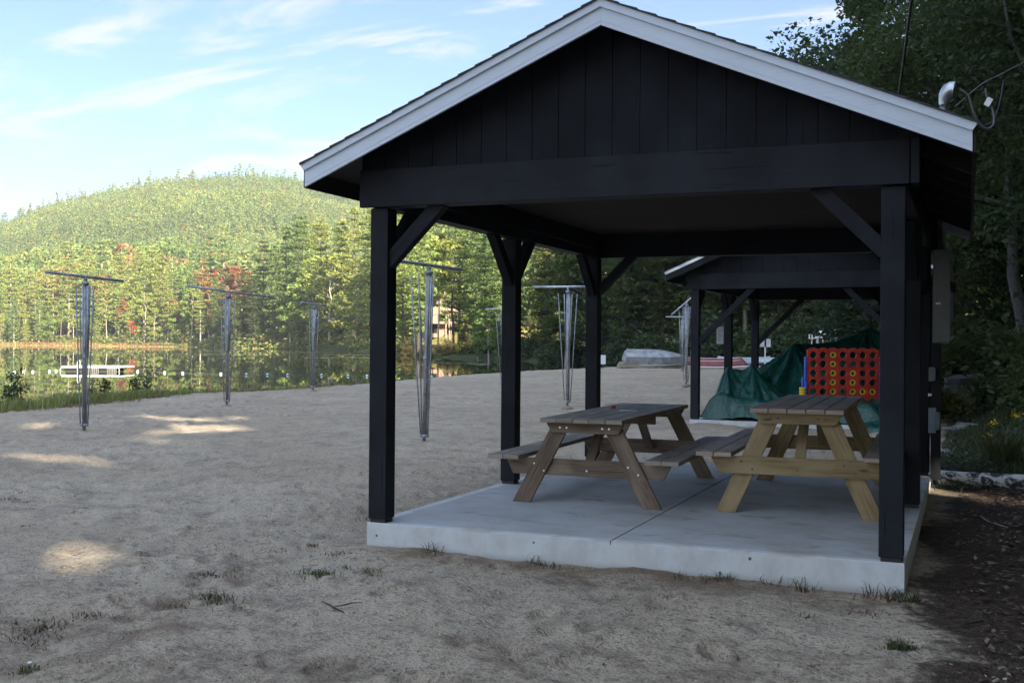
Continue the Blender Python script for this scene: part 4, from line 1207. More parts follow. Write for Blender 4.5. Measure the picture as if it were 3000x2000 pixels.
def make_pine(seed, h, rad, base, levels, per, nleaf, size, dense=1.0, droop=.0, name='pine_tree', open_=.15, topw=.72):
    rng = np.random.default_rng(seed); mb = MB()
    lean = rng.normal(size=2) * .012 * h
    def ax(t): return np.array([lean[0] * t * t, lean[1] * t * t, h * t])
    mb.tube([ax(t) for t in np.linspace(0, 1, 10)], [h * .013 * (1 - .93 * t) + .012 for t in np.linspace(0, 1, 10)], 7, False)
    cs = []
    for i in range(levels):
        t = base + (1 - base) * (i + rng.random() * .6) / levels
        p = ax(t)
        q = (t - base) / (1 - base)
        r = rad * (math.sin(min(1, q * 1.25 + .22) * math.pi * .5) * (1 - q) ** topw + .05) * rng.uniform(.62, 1.25)
        m = max(3, int(per * rng.uniform(.6, 1.2)))
        a0 = rng.random() * 6.28
        for k in range(m):
            if rng.random() < open_: continue
            a = a0 + 6.28 * k / m + rng.normal() * .25
            rr = r * rng.uniform(.55, 1.12)
            tip = p + np.array([math.cos(a) * rr, math.sin(a) * rr, rr * (rng.uniform(.0, .28) - droop)])
            limb(mb, p, tip, .014 * h * (1 - t) * .35 + .015, .008, rng, .03, 3, 4)
            nn = int(nleaf * dense * (.35 + rr / rad))
            s = rng.random(nn) ** .65 * .92 + .1
            c = p[None, :] + (tip - p)[None, :] * s[:, None]
            sp = rr * .24 + .12
            perp = np.array([-math.sin(a), math.cos(a), 0])
            c = c + perp[None, :] * (rng.normal(size=nn) * sp * (.5 + .5 * s))[:, None]
            c[:, 2] += rng.normal(size=nn) * .10 * (1 + rr * .12) + .05 * s * rr - droop * .12 * rr * s
            cs.append(c)
    c = np.concatenate(cs)
    return proto(name, mb, leaves(rng, c, size, .42, .35), (.12, .09, .07), (.06, .09, .03), M['needles'])

def make_broad(seed, h, rad, base, nclump, nleaf, size, name='broadleaf_tree', clump_r=.30, trunk_r=None, bark=(.1, .085, .075), spread=1.0, shell=.45):
    rng = np.random.default_rng(seed); mb = MB()
    trunk_r = trunk_r or h * .014
    fork = np.array([rng.normal() * .02 * h, rng.normal() * .02 * h, h * (base + .12)])
    limb(mb, (0, 0, 0), fork, trunk_r, trunk_r * .7, rng, .02, 5, 8)
    top = np.array([fork[0] + rng.normal() * .03 * h, fork[1] + rng.normal() * .03 * h, h * .9])
    main = limb(mb, fork, top, trunk_r * .7, trunk_r * .12, rng, .04, 6, 7)
    zc = h * (base + (1 - base) * .5); hz = h * (1 - base) * .5
    cs = []
    for i in range(nclump):
        d = rng.normal(size=3); d /= np.linalg.norm(d)
        q = (shell + (1 - shell) * rng.random() ** .5)
        lump = 1 + .22 * math.sin(3.1 * math.atan2(d[1], d[0]) + seed) + .15 * math.sin(5 * d[2] + seed * 2)
        c = np.array([d[0] * rad * q * lump * spread, d[1] * rad * q * lump * spread, zc + d[2] * hz * q])
        if c[2] < h * base * .8: continue
        f = min(len(main) - 1, max(0, int((c[2] - fork[2]) / max(.1, top[2] - fork[2]) * .75 * len(main))))
        src = main[f] if c[2] > fork[2] else fork
        if rng.random() < .8: limb(mb, src, c, trunk_r * .22, .012, rng, .10, 4, 5)
        cr = rad * clump_r * rng.uniform(.6, 1.3)
        nn = int(nleaf * rng.uniform(.6, 1.35))
        g = rng.normal(size=(nn, 3)); g /= np.linalg.norm(g, axis=1)[:, None]
        g = g * (rng.random(nn) ** .42)[:, None] * np.array([cr, cr, cr * .55])
        cs.append(c[None, :] + g)
    c = np.concatenate(cs)
    return proto(name, mb, leaves(rng, c, size, .6, .2), bark, (.06, .09, .03), M['foliage'])

class Forest:
    used = set()
def place(p, x, y, h_scale=1.0, wid=1.0, rot=None, leaf=None, bark=None, label='', group=None, zoff=0.0, tilt=0.0, cat='tree'):
    key = p.name
    if key in Forest.used: o = dup(p)
    else:
        o = p; Forest.used.add(key)
    o.location = (x, y, gh(x, y) - .12 + zoff)
    o.rotation_euler = (tilt, tilt * .4, rnd.uniform(0, 6.28) if rot is None else rot)
    o.scale = (wid, wid, h_scale)
    for ch in o.children:
        if ch.name.startswith('crown') and leaf is not None: ch.color = (*leaf, 1)
        if ch.name.startswith('trunk') and bark is not None: ch.color = (*bark, 1)
    tag(o, label, cat, group)
    return o

# mid and far prototypes (unit heights given in metres)
PINES = [make_pine(101 + i, 26, 4.4, .2, 20, 7, 38, .34, topw=.5, open_=.2) for i in range(4)]
TALLP = [make_pine(131 + i, 31, 5.6, .12, 26, 7, 46, .34, open_=.16, topw=.48) for i in range(3)]
SPRUCE = [make_pine(151 + i, 18, 2.9, .05, 26, 8, 22, .30, 1.0, .18, 'spruce_tree') for i in range(2)]
BROAD = [make_broad(171 + i, 18, 4.3, .18, 60, 75, .28) for i in range(4)]
THIN = [make_broad(191 + i, 15, 2.3, .38, 26, 55, .24, 'slender_tree', .34, .13) for i in range(2)]
ALLP = {'pine': PINES, 'tall': TALLP, 'spruce': SPRUCE, 'broad': BROAD, 'thin': THIN}

PG = [(.205, .25, .062), (.165, .225, .06), (.23, .25, .06), (.125, .18, .052)]
BG = [(.19, .245, .056), (.23, .255, .06), (.155, .215, .05), (.26, .25, .064)]

def gpx(px, py, z=-.2):
    v = (py - (1006 + (px - 1500) * .008)) / 3270.0; D = (CAM.z - z) / v; L = (px - 1500) / 3270 * D
    return CAM.x + L * cy_ - D * sy_, CAM.y + L * sy_ + D * cy_
def view_px(x, y):
    L, D = view_LD(np.array(x), np.array(y)); return 1500 + 3270 * float(L) / float(D), float(D)
def px_at(px, D):
    L = (px - 1500) / 3270.0 * D
    return CAM.x + L * cy_ - D * sy_, CAM.y + L * sy_ + D * cy_
# where a tree stands along the far shore, told by things one can find
def zone(px):
    for lim, s in ((60, 'at the left edge of the photo'), (200, 'left of the first shade frame'), (300, 'right of the first shade frame'), (400, 'above the raft'), (520, 'between raft and leaning red maple'),
                   (660, 'left of the second shade frame'), (760, 'right of the second shade frame'), (860, 'left of the third shade frame'), (980, 'behind the third shade frame'), (1085, 'left of the front pavilion post'),
                   (1240, 'between front post and large shade frame'), (1340, 'by the lawn of the house'), (1480, 'left of the middle left post'), (1720, 'right of the middle left post'), (2060, 'behind the upturned boats'),
                   (2330, 'behind the far pavilion left end'), (2700, 'behind the far pavilion and tarp'), (9999, 'right of the near pavilion')):
        if px < lim: return s
KW = {'pine': 'open pine', 'tall': 'tall pine', 'spruce': 'narrow spruce', 'broad': 'leafy tree', 'thin': 'slender tree'}
def tree(kind, x, y, hs, tint, tintword, row, bark=None, wid=None, label=None, tilt=0):
    p = rnd.choice(ALLP[kind])
    px, D = view_px(x, y)
    lab = label or '%s %s %s %s' % (tintword, KW[kind], row, zone(px))
    return place(p, x, y, hs, wid or hs * rnd.uniform(.9, 1.12), None, tint, bark, lab, 'trees along the far shore' if D > 90 else 'trees along the beach wood', 0, tilt)

# far left shore, three rows (distance behind the water edge grows with the row)
def shore_D(px):
    return float(np.interp(px, [-200, 0, 250, 520, 600, 700, 860, 1000, 1200, 1300], [372, 372, 366, 345, 318, 292, 275, 262, 175, 150]))
px = -60
while px < 600:
    D = shore_D(px) + rnd.uniform(7, 13)
    k = rnd.choices(['pine', 'broad', 'thin', 'spruce'], [3, 2, 3, 1.5])[0]
    x, y = px_at(px, D)
    hs = {'pine': .78, 'broad': .75, 'thin': 1.1, 'spruce': .85}[k] * rnd.uniform(.75, 1.15)
    tint = rnd.choice(PG if k in ('pine', 'spruce') else BG)
    tree(k, x, y, hs, tint, 'yellow green' if tint[0] > .19 else 'mid green', 'front row', (.46, .40, .33) if rnd.random() < .75 else (.2, .16, .13))
    px += rnd.uniform(24, 42)
px = -80
while px < 640:
    D = shore_D(px) + rnd.uniform(18, 30)
    k = rnd.choices(['pine', 'broad', 'spruce'], [4, 2, 2])[0]
    x, y = px_at(px, D); hs = {'pine': 1.05, 'broad': 1.2, 'spruce': 1.25}[k] * rnd.uniform(.8, 1.12)
    tint = rnd.choice(PG if k != 'broad' else BG)
    if rnd.random() < .12: tree(k, x, y, hs, (.24, .13, .045), 'orange tinged', 'second row')
    else: tree(k, x, y, hs, tint, 'yellow green' if tint[0] > .19 else 'mid green', 'second row', (.25, .2, .16))
    px += rnd.uniform(34, 56)
px = -60
while px < 700:
    D = shore_D(px) + rnd.uniform(38, 56)
    k = rnd.choices(['pine', 'tall', 'broad'], [3, 1.5, 2])[0]
    x, y = px_at(px, D); hs = {'pine': 1.22, 'tall': 1.0, 'broad': 1.5}[k] * rnd.uniform(.85, 1.1)
    tint = rnd.choice(PG if k != 'broad' else BG)
    tree(k, x, y, hs, tint, 'yellow green' if tint[0] > .19 else 'mid green', 'back row')
    px += rnd.uniform(40, 62)
# red and orange autumn trees on the far shore
for (px_, dD, k, hs, tint, lab, tl) in ((392, 4, 'thin', .52, (.42, .06, .045), 'short leaning bright red maple at the far water edge', .3), (358, 12, 'thin', .95, (.33, .075, .05), 'taller red maple left of the leaning red maple', .0),
        (518, 14, 'thin', .95, (.33, .08, .045), 'narrow red leaved tree left of the second shade frame', 0), (535, 4, 'spruce', .22, (.24, .2, .04), 'tiny yellow sapling at the end of the reed spit', 0),
        (612, 34, 'broad', 1.1, (.24, .14, .05), 'broad orange brown tree behind the second shade frame', 0), (655, 52, 'broad', 1.4, (.27, .09, .05), 'reddish crown high behind the second shade frame', 0),
        (700, 56, 'broad', 1.35, (.25, .12, .05), 'orange red crown right of the second shade frame', 0), (195, 48, 'broad', 1.35, (.28, .14, .05), 'orange crown behind the leftmost shade frame', 0), (300, 44, 'broad', 1.2, (.24, .15, .05), 'amber crown above the raft', 0)):
    x, y = px_at(px_, shore_D(px_) + dD)
    tree(k, x, y, hs, tint, '', '', None, None, lab, tl)
# the dark point of pines, tall
for (px_, dD, k, hs, tint) in ((585, 12, 'spruce', .8, 3), (625, 6, 'spruce', .7, 3), (650, 16, 'tall', .62, 1), (690, 8, 'broad', .8, 2), (715, 16, 'tall', .72, 3), (745, 7, 'tall', .66, 3), (770, 16, 'tall', .92, 1), (805, 8, 'tall', .86, 3),
        (838, 16, 'tall', 1.02, 1), (850, 5, 'broad', .85, 2), (880, 12, 'tall', 1.08, 3), (915, 8, 'broad', 1.25, 0), (940, 20, 'tall', 1.06, 2), (965, 7, 'broad', 1.3, 1), (1000, 14, 'tall', 1.0, 0), (1035, 22, 'tall', 1.1, 2), (1045, 7, 'broad', .95, 1),
        (1085, 14, 'tall', 1.05, 0), (1120, 26, 'tall', 1.05, 2), (1010, 36, 'pine', 1.3, 2), (890, 34, 'tall', 1.12, 0), (1150, 14, 'tall', .95, 0)):
    x, y = px_at(px_, shore_D(px_) + dD); tint = PG[tint] if k in ('tall', 'spruce', 'pine') else BG[tint]
    if px_ < 775 and dD < 20: tint = tuple(c * .5 for c in tint)
    tree(k, x, y, hs, tint, 'yellow green' if tint[0] > .19 else 'mid green', 'front of the wooded point' if dD < 15 else 'back of the wooded point', None)
# around the house and its lawn
for (px_, D, k, hs, tint, bark) in ((1180, 178, 'tall', .72, 0, None), (1205, 215, 'tall', .95, 2, None), (1225, 152, 'pine', .7, 1, (.06, .045, .04)), (1262, 157, 'thin', 1.15, 0, (.16, .12, .1)), (1283, 172, 'thin', 1.0, 1, (.3, .24, .2)), (1318, 176, 'thin', 1.1, 0, (.28, .22, .18)), (1306, 186, 'pine', .55, 0, (.28, .22, .18)), (1345, 160, 'tall', .62, 1, None), (1240, 240, 'tall', 1.0, 0, None), (1290, 245, 'tall', 1.0, 2, None),
        (1330, 235, 'pine', 1.2, 1, None), (1329, 156, 'thin', 1.3, 1, (.06, .05, .045)), (1375, 240, 'tall', 1.0, 0, None), (1350, 200, 'broad', .8, 0, None), (1298, 215, 'thin', 1.2, 0, (.3, .24, .2)), (1312, 222, 'thin', 1.2, 1, (.3, .24, .2)),
        (1395, 152, 'tall', .55, 3, None), (1420, 146, 'tall', .5, 3, None), (1440, 158, 'tall', .7, 1, None), (1465, 142, 'tall', .55, 3, None), (1490, 150, 'tall', .65, 3, None), (1400, 131, 'spruce', .45, 3, None), (1432, 128, 'broad', .4, 2, None), (1460, 124, 'spruce', .5, 3, None)):
    x, y = px_at(px_, D); tnt = (PG if k not in ('broad', 'thin') else BG)[tint]
    tree(k, x, y, hs, tnt, 'yellow green' if tnt[0] > .19 else 'dark green', 'across the pond', bark)
# the shaded wood at the right end of the pond and behind the beach
px = 1500
while px < 2750:
    for (D0, D1, sc) in ((78, 84, .75), (90, 100, 1.0), (112, 125, 1.15)):
        D = rnd.uniform(D0, D1) + max(0, (1760 - px)) * .16
        k = rnd.choices(['tall', 'spruce', 'broad'], [2, 1.5, 3])[0]
        if px < 1980 and D0 > 100: continue
        if px < 1800: sc *= .8
        x, y = px_at(px + rnd.uniform(-20, 20), D)
        hs = {'tall': .62, 'spruce': .85, 'broad': .95}[k] * sc * rnd.uniform(.8, 1.1)
        tnt = rnd.choice(PG[1:] if k != 'broad' else BG[:3]); tnt = tuple(c * .40 for c in tnt)  # palette darkened so the wood's shade sits in the leaf colour
        tree(k, x, y, hs, tnt, 'dark green' , 'wood front' if D0 < 80 else ('wood middle' if D0 < 100 else 'deep wood'))
    px += rnd.uniform(70, 100)
for (px_, D, hs, lab) in ((2195, 92, .79, 'sunlit pine top showing above the near roof ridge line'), (2290, 97, .77, 'smaller sunlit tree top just above the right roof slope'), (2240, 104, .84, 'sunlit treetop between two others above the roof')):
    x, y = px_at(px_, D); tree('tall', x, y, hs, (.15, .17, .045), '', '', None, .9, lab)

# the near trees on the right: leaf-sized foliage
def make_near(seed, h, rad, base, ncl, nl, size, name):
    return make_broad(seed, h, rad, base, ncl, nl, size, name, .27, .17, (.13, .115, .1), 1.0, .35)
NEAR_B = [make_near(301, 15, 4.2, .16, 140, 420, .058, 'maple_tree'), make_near(302, 14, 3.8, .10, 130, 420, .058, 'maple_tree'), make_near(303, 16, 4.6, .2, 150, 420, .062, 'oak_tree')]
NEAR_P = [make_pine(311, 17, 3.6, .05, 30, 8, 120, .12, 1.2, .12, 'hemlock_tree', .05)]
DK = (.048, .072, .026); DK2 = (.06, .083, .027); DKP = (.042, .066, .032); YL = (.15, .15, .038)
near = [(NEAR_B[2], 3.7, 26.2, 1.0, 1.0, DK, 'dark oak overhanging the right roof slope against the sky'),
        (NEAR_P[0], 1.2, 31.5, .85, .95, DKP, 'dark hemlock with layered boughs behind the overhanging oak'),
        (NEAR_B[0], 5.7, 21.5, 1.0, 1.0, DK2, 'leafy maple filling the upper right behind the service mast'),
        (NEAR_B[1], 7.6, 17.6, 1.05, 1.0, DK, 'dark maple at the right edge nearest the camera'),
        (NEAR_B[0], 4.0, 37.0, .9, 1.0, YL, 'yellowing maple glowing in the gaps behind the near trees'),
        (NEAR_P[0], 6.4, 29.5, .95, 1.05, DKP, 'dense dark hemlock behind the grey electrical panel'),
        (NEAR_B[1], 8.3, 25.5, 1.15, 1.1, DK, 'dark maple deep in the right wood behind the stump'),
        (NEAR_B[2], 3.4, 46, .95, 1.0, DK2, 'leafy oak deep behind the far pavilion right end'),
        (NEAR_P[0], 1.0, 52, .8, 1.0, DKP, 'dark hemlock between the far pavilion and the beach wood'),
        (NEAR_B[1], 9.4, 12.5, 1.1, 1.0, DK2, 'maple leaning in from beyond the right edge, low boughs'),
        (NEAR_P[0], 7.0, 39, 1.1, 1.1, DKP, 'tall dark hemlock at the back of the right wood'),
        (NEAR_B[2], 10.5, 33, 1.2, 1.1, DK, 'big oak closing the right wood behind the other trees')]
for (p, x, y, hs, wd, tint, lab) in near:
    place(p, x, y, hs, wd, None, tint, (.11, .105, .1), lab, 'near trees on the right')
# pale crooked trunks that show through the leaves at the upper right
def bare_trunk(label, pts, rs):
    m = MB(); m.tube([Vector(p) for p in pts], rs, 8); o = m.build('bare_trunk', M['bark']); o.color = (.085, .08, .075, 1); tag(o, label, 'tree trunk')
bare_trunk('pale slanting trunk among the leaves behind the service wires', [(7.2, 17.2, gh(7.2, 17.2) - .1), (6.9, 17.3, 3.0), (6.3, 17.4, 5.0), (5.6, 17.5, 6.6), (5.1, 17.6, 7.8), (4.9, 17.7, 9.0)], [.09, .08, .06, .045, .035, .02])
bare_trunk('thin pale branch stem leaning at the far right edge', [(7.4, 19.5, gh(7.4, 19.5) - .1), (7.0, 19.5, 3.2), (6.6, 19.4, 5.2), (6.2, 19.3, 7.2), (6.0, 19.2, 9)], [.08, .07, .05, .035, .02])

# shrubs
def make_shrub(seed, h, rad, ncl, nl, size):
    rng = np.random.default_rng(seed); mb = MB(); cs = []
    for i in range(ncl):
        a = rng.random() * 6.28; q = rng.random() ** .5
        tip = np.array([math.cos(a) * rad * q, math.sin(a) * rad * q, h * (1 - .55 * q * q) * rng.uniform(.35, 1)])
        limb(mb, (rng.normal() * .06, rng.normal() * .06, 0), tip, .018, .006, rng, .1, 3, 4)
        nn = int(nl * rng.uniform(.6, 1.3)); g = rng.normal(size=(nn, 3)) * np.array([.2, .2, .15]) * rad
        c = tip[None, :] + g; c[:, 2] = np.abs(c[:, 2]); cs.append(c)
    root = thing('shrub', '', 'shrub'); tr = mb.build('stems', M['bark'], root); tr.color = (.07, .06, .05, 1)
    v, f = leaves(rng, np.concatenate(cs), size, .6, .5); cr = np_mesh('crown', v, f, 4, M['foliage'], root)
    return root
SHR = [make_shrub(401, 1.6, 1.3, 50, 60, .09), make_shrub(402, 2.2, 1.5, 60, 60, .10), make_shrub(403, 1.1, 1.2, 40, 60, .08)]
shr = [(px_at(1625, 108), 1.3, (.07, .09, .03)), (px_at(1700, 98), 1.2, (.045, .065, .03)), (px_at(1790, 84), 1.2, DK2), (px_at(1860, 81), 1.3, (.06, .08, .04)), (px_at(1930, 78), 1.4, DK), (px_at(2010, 77), 1.2, DK2), (px_at(2080, 77), 1.5, (.06, .08, .04)),
       (px_at(2160, 76), 1.3, DK), (px_at(2250, 74), 1.4, DK2), (px_at(2350, 72), 1.4, DK), (px_at(2470, 70), 1.4, DK), (px_at(2560, 66), 1.5, DK), (px_at(2660, 60), 1.5, DK2), (px_at(1560, 121), 1.4, (.06, .075, .028)), (px_at(1490, 133), 1.4, (.05, .065, .022)), (px_at(1440, 137), 1.2, (.055, .07, .024)),
       (px_at(1380, 141), 1.0, (.1, .1, .03)), (px_at(1310, 145), .9, (.09, .075, .03)), (px_at(1250, 150), .9, (.07, .07, .026)), (px_at(1195, 160), 1.0, (.1, .085, .03)),
       ((5.2, 15.6), .6, DK), ((6.1, 13.2), .7, DK2), ((6.0, 18.2), .9, DK), ((6.8, 21), 1.0, DK), ((5.6, 24.5), 1.1, DK2), ((3.6, 22.5), .8, DK), ((4.6, 28), 1.2, DK), ((5.9, 10.6), .45, DK2), ((6.9, 11.8), .8, DK),
       (px_at(2735, 23), .42, YL), (px_at(2790, 30), 1.2, DK), (px_at(2900, 28), 1.3, DK2)]
for i, ((x, y), s, tint) in enumerate(shr):
    pxx, D = view_px(x, y)
    place(rnd.choice(SHR), x, y, s, s, None, tint, None, '%s bushy shrub %s %s' % ('yellowish' if tint[0] > .08 else 'dark green', 'at the water edge' if D > 62 and pxx < 1760 else ('at the wood edge' if D > 55 else 'on the bank near the stump'), zone(pxx)), 'shrubs below the trees', 0, 0, 'shrub')

# ------------------------------------------------------------------ the far woods as masses
def mass_trees(name, label, xs, ys, hs, kinds, tints, nq, qs, seed, gaps=None):
    rng = np.random.default_rng(seed); n = len(xs)
    zs = ground_h(xs, ys)
    V = []; C = []
    q = rng.random((n, nq)); a = rng.random((n, nq)) * 6.283; e = rng.random((n, nq)) ** .5
    con = kinds[:, None]                              # 1 conifer, 0 broadleaf
    t = .12 + .88 * q
    rc = hs[:, None] * .2 * (1 - t) ** .8 * 1.15 + .25
    rb = hs[:, None] * .36 * np.sqrt(np.clip(1 - (2 * (t - .55) / .95) ** 2, .05, 1))
    r = np.where(con > .5, rc, rb) * e
    lev = np.where(con > .5, np.round(t * 9) / 9 * .6 + t * .4, t)
    x = xs[:, None] + r * np.cos(a); y = ys[:, None] + r * np.sin(a); z = zs[:, None] + lev * hs[:, None]
    c = np.stack([x, y, z], -1).reshape(-1, 3)
    size = (qs * hs[:, None] / 14 * np.where(con > .5, .85, 1.1) * np.ones((n, nq))).reshape(-1)
    nrm, tx, ty = rot_frames(rng, len(c), .2)
    A = tx * size[:, None]; B = ty * (size * .62)[:, None]
    v = np.stack([c - A, c + B, c + A, c - B], 1).reshape(-1, 3)
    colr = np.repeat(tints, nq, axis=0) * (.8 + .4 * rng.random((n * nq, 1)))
    col = np.repeat(colr, 4, axis=0)
    if gaps:
        ok = np.ones(len(c), bool); sv = np.array(SUN)
        for (gx, gy, gz, rr) in gaps:
            d = c - np.array([gx, gy, gz]); d = d - (d @ sv)[:, None] * sv[None, :]
            ok &= np.linalg.norm(d, axis=1) > rr * .55 + size * .56
        k4 = np.repeat(ok, 4); v = v[k4]; col = col[k4]
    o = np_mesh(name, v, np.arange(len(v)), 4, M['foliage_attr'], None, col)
    tag(o, label, 'forest', kind='stuff')
    return o
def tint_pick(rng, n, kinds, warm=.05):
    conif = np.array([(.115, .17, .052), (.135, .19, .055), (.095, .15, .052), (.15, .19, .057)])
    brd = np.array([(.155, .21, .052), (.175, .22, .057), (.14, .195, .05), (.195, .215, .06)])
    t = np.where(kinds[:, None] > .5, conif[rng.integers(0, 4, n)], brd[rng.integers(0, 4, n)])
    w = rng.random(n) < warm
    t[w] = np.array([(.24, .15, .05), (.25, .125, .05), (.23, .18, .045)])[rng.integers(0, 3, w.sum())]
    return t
rng = np.random.default_rng(900)
# hillside: points in view polar coordinates
n = 34000
D = np.sqrt(rng.uniform(400 ** 2, 1090 ** 2, n)); pxs = rng.uniform(-260, 1560, n)
L = (pxs - 1500) / 3270 * D
xs = CAM.x + L * cy_ - D * sy_; ys = CAM.y + L * sy_ + D * cy_
pn = fbm(xs * .012, ys * .012, 3, 61)
kinds = (rng.random(n) < .25 + .5 * sm(.45, .6, pn) + .45 * sm(850, 1000, D)).astype(float)
hs = rng.uniform(5, 9.5, n) * (1 + .4 * kinds * rng.random(n)) * (1 + .5 * sm(620, 420, D)); hs *= np.where((D > 960) & (rng.random(n) < .12), 1.7, 1)
m_ = 260
pr = rng.uniform(-260, 1200, m_); Dr = rng.uniform(985, 1030, m_); Lr = (pr - 1500) / 3270 * Dr
xs = np.concatenate([xs, CAM.x + Lr * cy_ - Dr * sy_]); ys = np.concatenate([ys, CAM.y + Lr * sy_ + Dr * cy_]); hs = np.concatenate([hs, rng.uniform(8, 13.5, m_)]); kinds = np.concatenate([kinds, np.ones(m_)]); n += m_
mass_trees('hillside_forest', 'sunlit green forest covering the hill across the pond', xs, ys, hs, kinds, tint_pick(rng, n, kinds, .012) * (.75 + .5 * fbm(xs * .02, ys * .02, 3, 63))[:, None] * np.array([1.1, 1.02, 1.0]), 44, 1.02, 901)
# belt between the shore rows and the hill
n = 1500
pxs = rng.uniform(-220, 1560, n); D = np.array([shore_D(min(p, 1300)) for p in pxs]) + rng.uniform(58, 190, n)
D = np.where(pxs > 1120, D + 40, D); D = np.minimum(D, 520)
L = (pxs - 1500) / 3270 * D; xs = CAM.x + L * cy_ - D * sy_; ys = CAM.y + L * sy_ + D * cy_
kinds = (rng.random(n) < .6).astype(float); hs = rng.uniform(13, 21, n)
mass_trees('shore_forest', 'dense mixed forest behind the shore trees at the foot of the hill', xs, ys, hs, kinds, tint_pick(rng, n, kinds, .07) * 1.08, 260, .62, 902)
# woods closing the view at the right
n = 420
D = rng.uniform(125, 210, n); pxs = rng.uniform(1560, 3300, n); D = np.where(pxs < 2050, rng.uniform(175, 235, n), D)
L = (pxs - 1500) / 3270 * D; xs = CAM.x + L * cy_ - D * sy_; ys = CAM.y + L * sy_ + D * cy_
kinds = (rng.random(n) < .5).astype(float); hs = rng.uniform(13, 19, n)
mass_trees('back_wood', 'shaded dense wood closing the view behind the beach', xs, ys, hs, kinds, tint_pick(rng, n, kinds, .03) * .42, 240, .6, 903)  # tints lowered, putting this wood's shade into its leaves
# the tall wood on the rise to the right of the beach, which keeps it in shade
xs = []; ys = []; hs = []
for i in range(330):
    y = rng.uniform(-62, 64); x = rng.uniform(13, 44)
    xs.append(x); ys.append(y); hs.append(rng.uniform(17, 24))
for i in range(46):                                 # taller edge of the wood beyond the far pavilion
    y = rng.uniform(34, 100); xs.append(rng.uniform(13.5, 24)); ys.append(y); hs.append(rng.uniform(23, 29))
for (a_, b_) in ((14, 1), (16, 4.5), (15, -3.5), (18.5, 0), (14, 7), (17, 9), (13.5, 12)): xs.append(a_); ys.append(b_); hs.append(21)  # extra unseen trees added to block sun from the far pavilion
xs = np.array(xs); ys = np.array(ys); hs = np.array(hs); kinds = (rng.random(len(xs)) < .5).astype(float)
# openings cut along the sun's path through the unseen canopy, aimed at sand spots
GAPS = []
for (px_, py_, rr) in ((560, 1256, .5), (660, 1250, .35), (450, 1254, .3), (140, 1237, .35), (60, 1250, .25), (320, 1343, .3), (260, 1335, .2), (500, 1222, .3), (620, 1224, .25), (420, 1212, .25), (130, 1655, .03), (80, 1650, .02), (290, 1618, .1), (370, 1624, .09), (230, 1606, .08),
                       (880, 1270, .3), (1310, 1283, .35), (1390, 1282, .2), (60, 1327, .25), (1400, 1190, .3), (1560, 1107, .8), (1630, 1105, .6), (1960, 1101, .35), (1890, 1101, .35), (2090, 1098, .4), (350, 1280, .15), (480, 1290, .12), (700, 1215, .2)):
    x, y = gpx(px_, py_, -.15); GAPS.append((x, y, gh(x, y), rr))
for (x, y, rr) in ((4.15, 5.1, .55), (4.6, 4.7, .5), (5.3, -1.9, .2)): GAPS.append((x, y, gh(x, y), rr))
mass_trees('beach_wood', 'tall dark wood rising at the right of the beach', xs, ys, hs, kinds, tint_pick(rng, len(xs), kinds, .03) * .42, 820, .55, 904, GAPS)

# ------------------------------------------------------------------ reed spit, lawn edge, house
def scatter_blades(name, label, x, y, h, w, lean, col, cat, seed, zoff=0.0, zfix=None):
    rng = np.random.default_rng(seed); n = len(x)
    z = (ground_h(x, y) if zfix is None else np.full(n, zfix)) + zoff - .01
    a = rng.random(n) * 6.283; d = rng.random(n) * 6.283
    wx = np.cos(a) * w / 2; wy = np.sin(a) * w / 2
    lx = np.cos(d) * lean * h; ly = np.sin(d) * lean * h
    b0 = np.stack([x - wx, y - wy, z], 1); b1 = np.stack([x + wx, y + wy, z], 1)
    m0 = np.stack([x - wx * .7 + lx * .35, y - wy * .7 + ly * .35, z + h * .6], 1); m1 = np.stack([x + wx * .7 + lx * .35, y + wy * .7 + ly * .35, z + h * .6], 1)
    tp = np.stack([x + lx, y + ly, z + h * (1 - .3 * lean)], 1)
    t0 = tp - np.stack([wx, wy, 0 * wx], 1) * .08; t1 = tp + np.stack([wx, wy, 0 * wx], 1) * .08
    v = np.stack([b0, b1, m1, m0, t1, t0], 1).reshape(-1, 3)
    o6 = (np.arange(n) * 6)[:, None]
    f = np.concatenate([o6 + np.array([[0, 1, 2, 3]]), o6 + np.array([[3, 2, 4, 5]])], 1).reshape(-1)
    o = np_mesh(name, v, f, 4, M['foliage_attr'], None, np.repeat(col, 6, axis=0))
    return tag(o, label, cat, kind='stuff')
def pick(rng, n, cols): return np.array(cols)[rng.integers(0, len(cols), n)] * (.75 + .5 * rng.random((n, 1)))

rng = np.random.default_rng(950)
n = 9000
pxs = rng.uniform(-150, 548, n); D = np.array([shore_D(p) for p in pxs]) + rng.uniform(-16, 6, n) * sm(560, 480, pxs)
L = (pxs - 1500) / 3270 * D; x = CAM.x + L * cy_ - D * sy_; y = CAM.y + L * sy_ + D * cy_
back = (D - np.array([shore_D(p) for p in pxs])) > -3
redp = back & (pxs > 60) & (fbm(pxs * .02, D * .05, 2, 3) > .38)
col = np.where(redp[:, None], pick(rng, n, [(.25, .11, .06), (.22, .09, .05), (.25, .15, .07), (.2, .16, .06)]), pick(rng, n, [(.24, .2, .06), (.2, .19, .05), (.23, .14, .07)]))
h = np.where(back, rng.uniform(.4, 1.5, n) * (.5 + fbm(x * .15, y * .15, 2, 4)), rng.uniform(.1, .45, n))
scatter_blades('reed_bed', 'rust red and yellow reeds on the low spit along the far shore', x, y, h, .35, .35, col, 'reeds', 951, 0, WATER_Z)

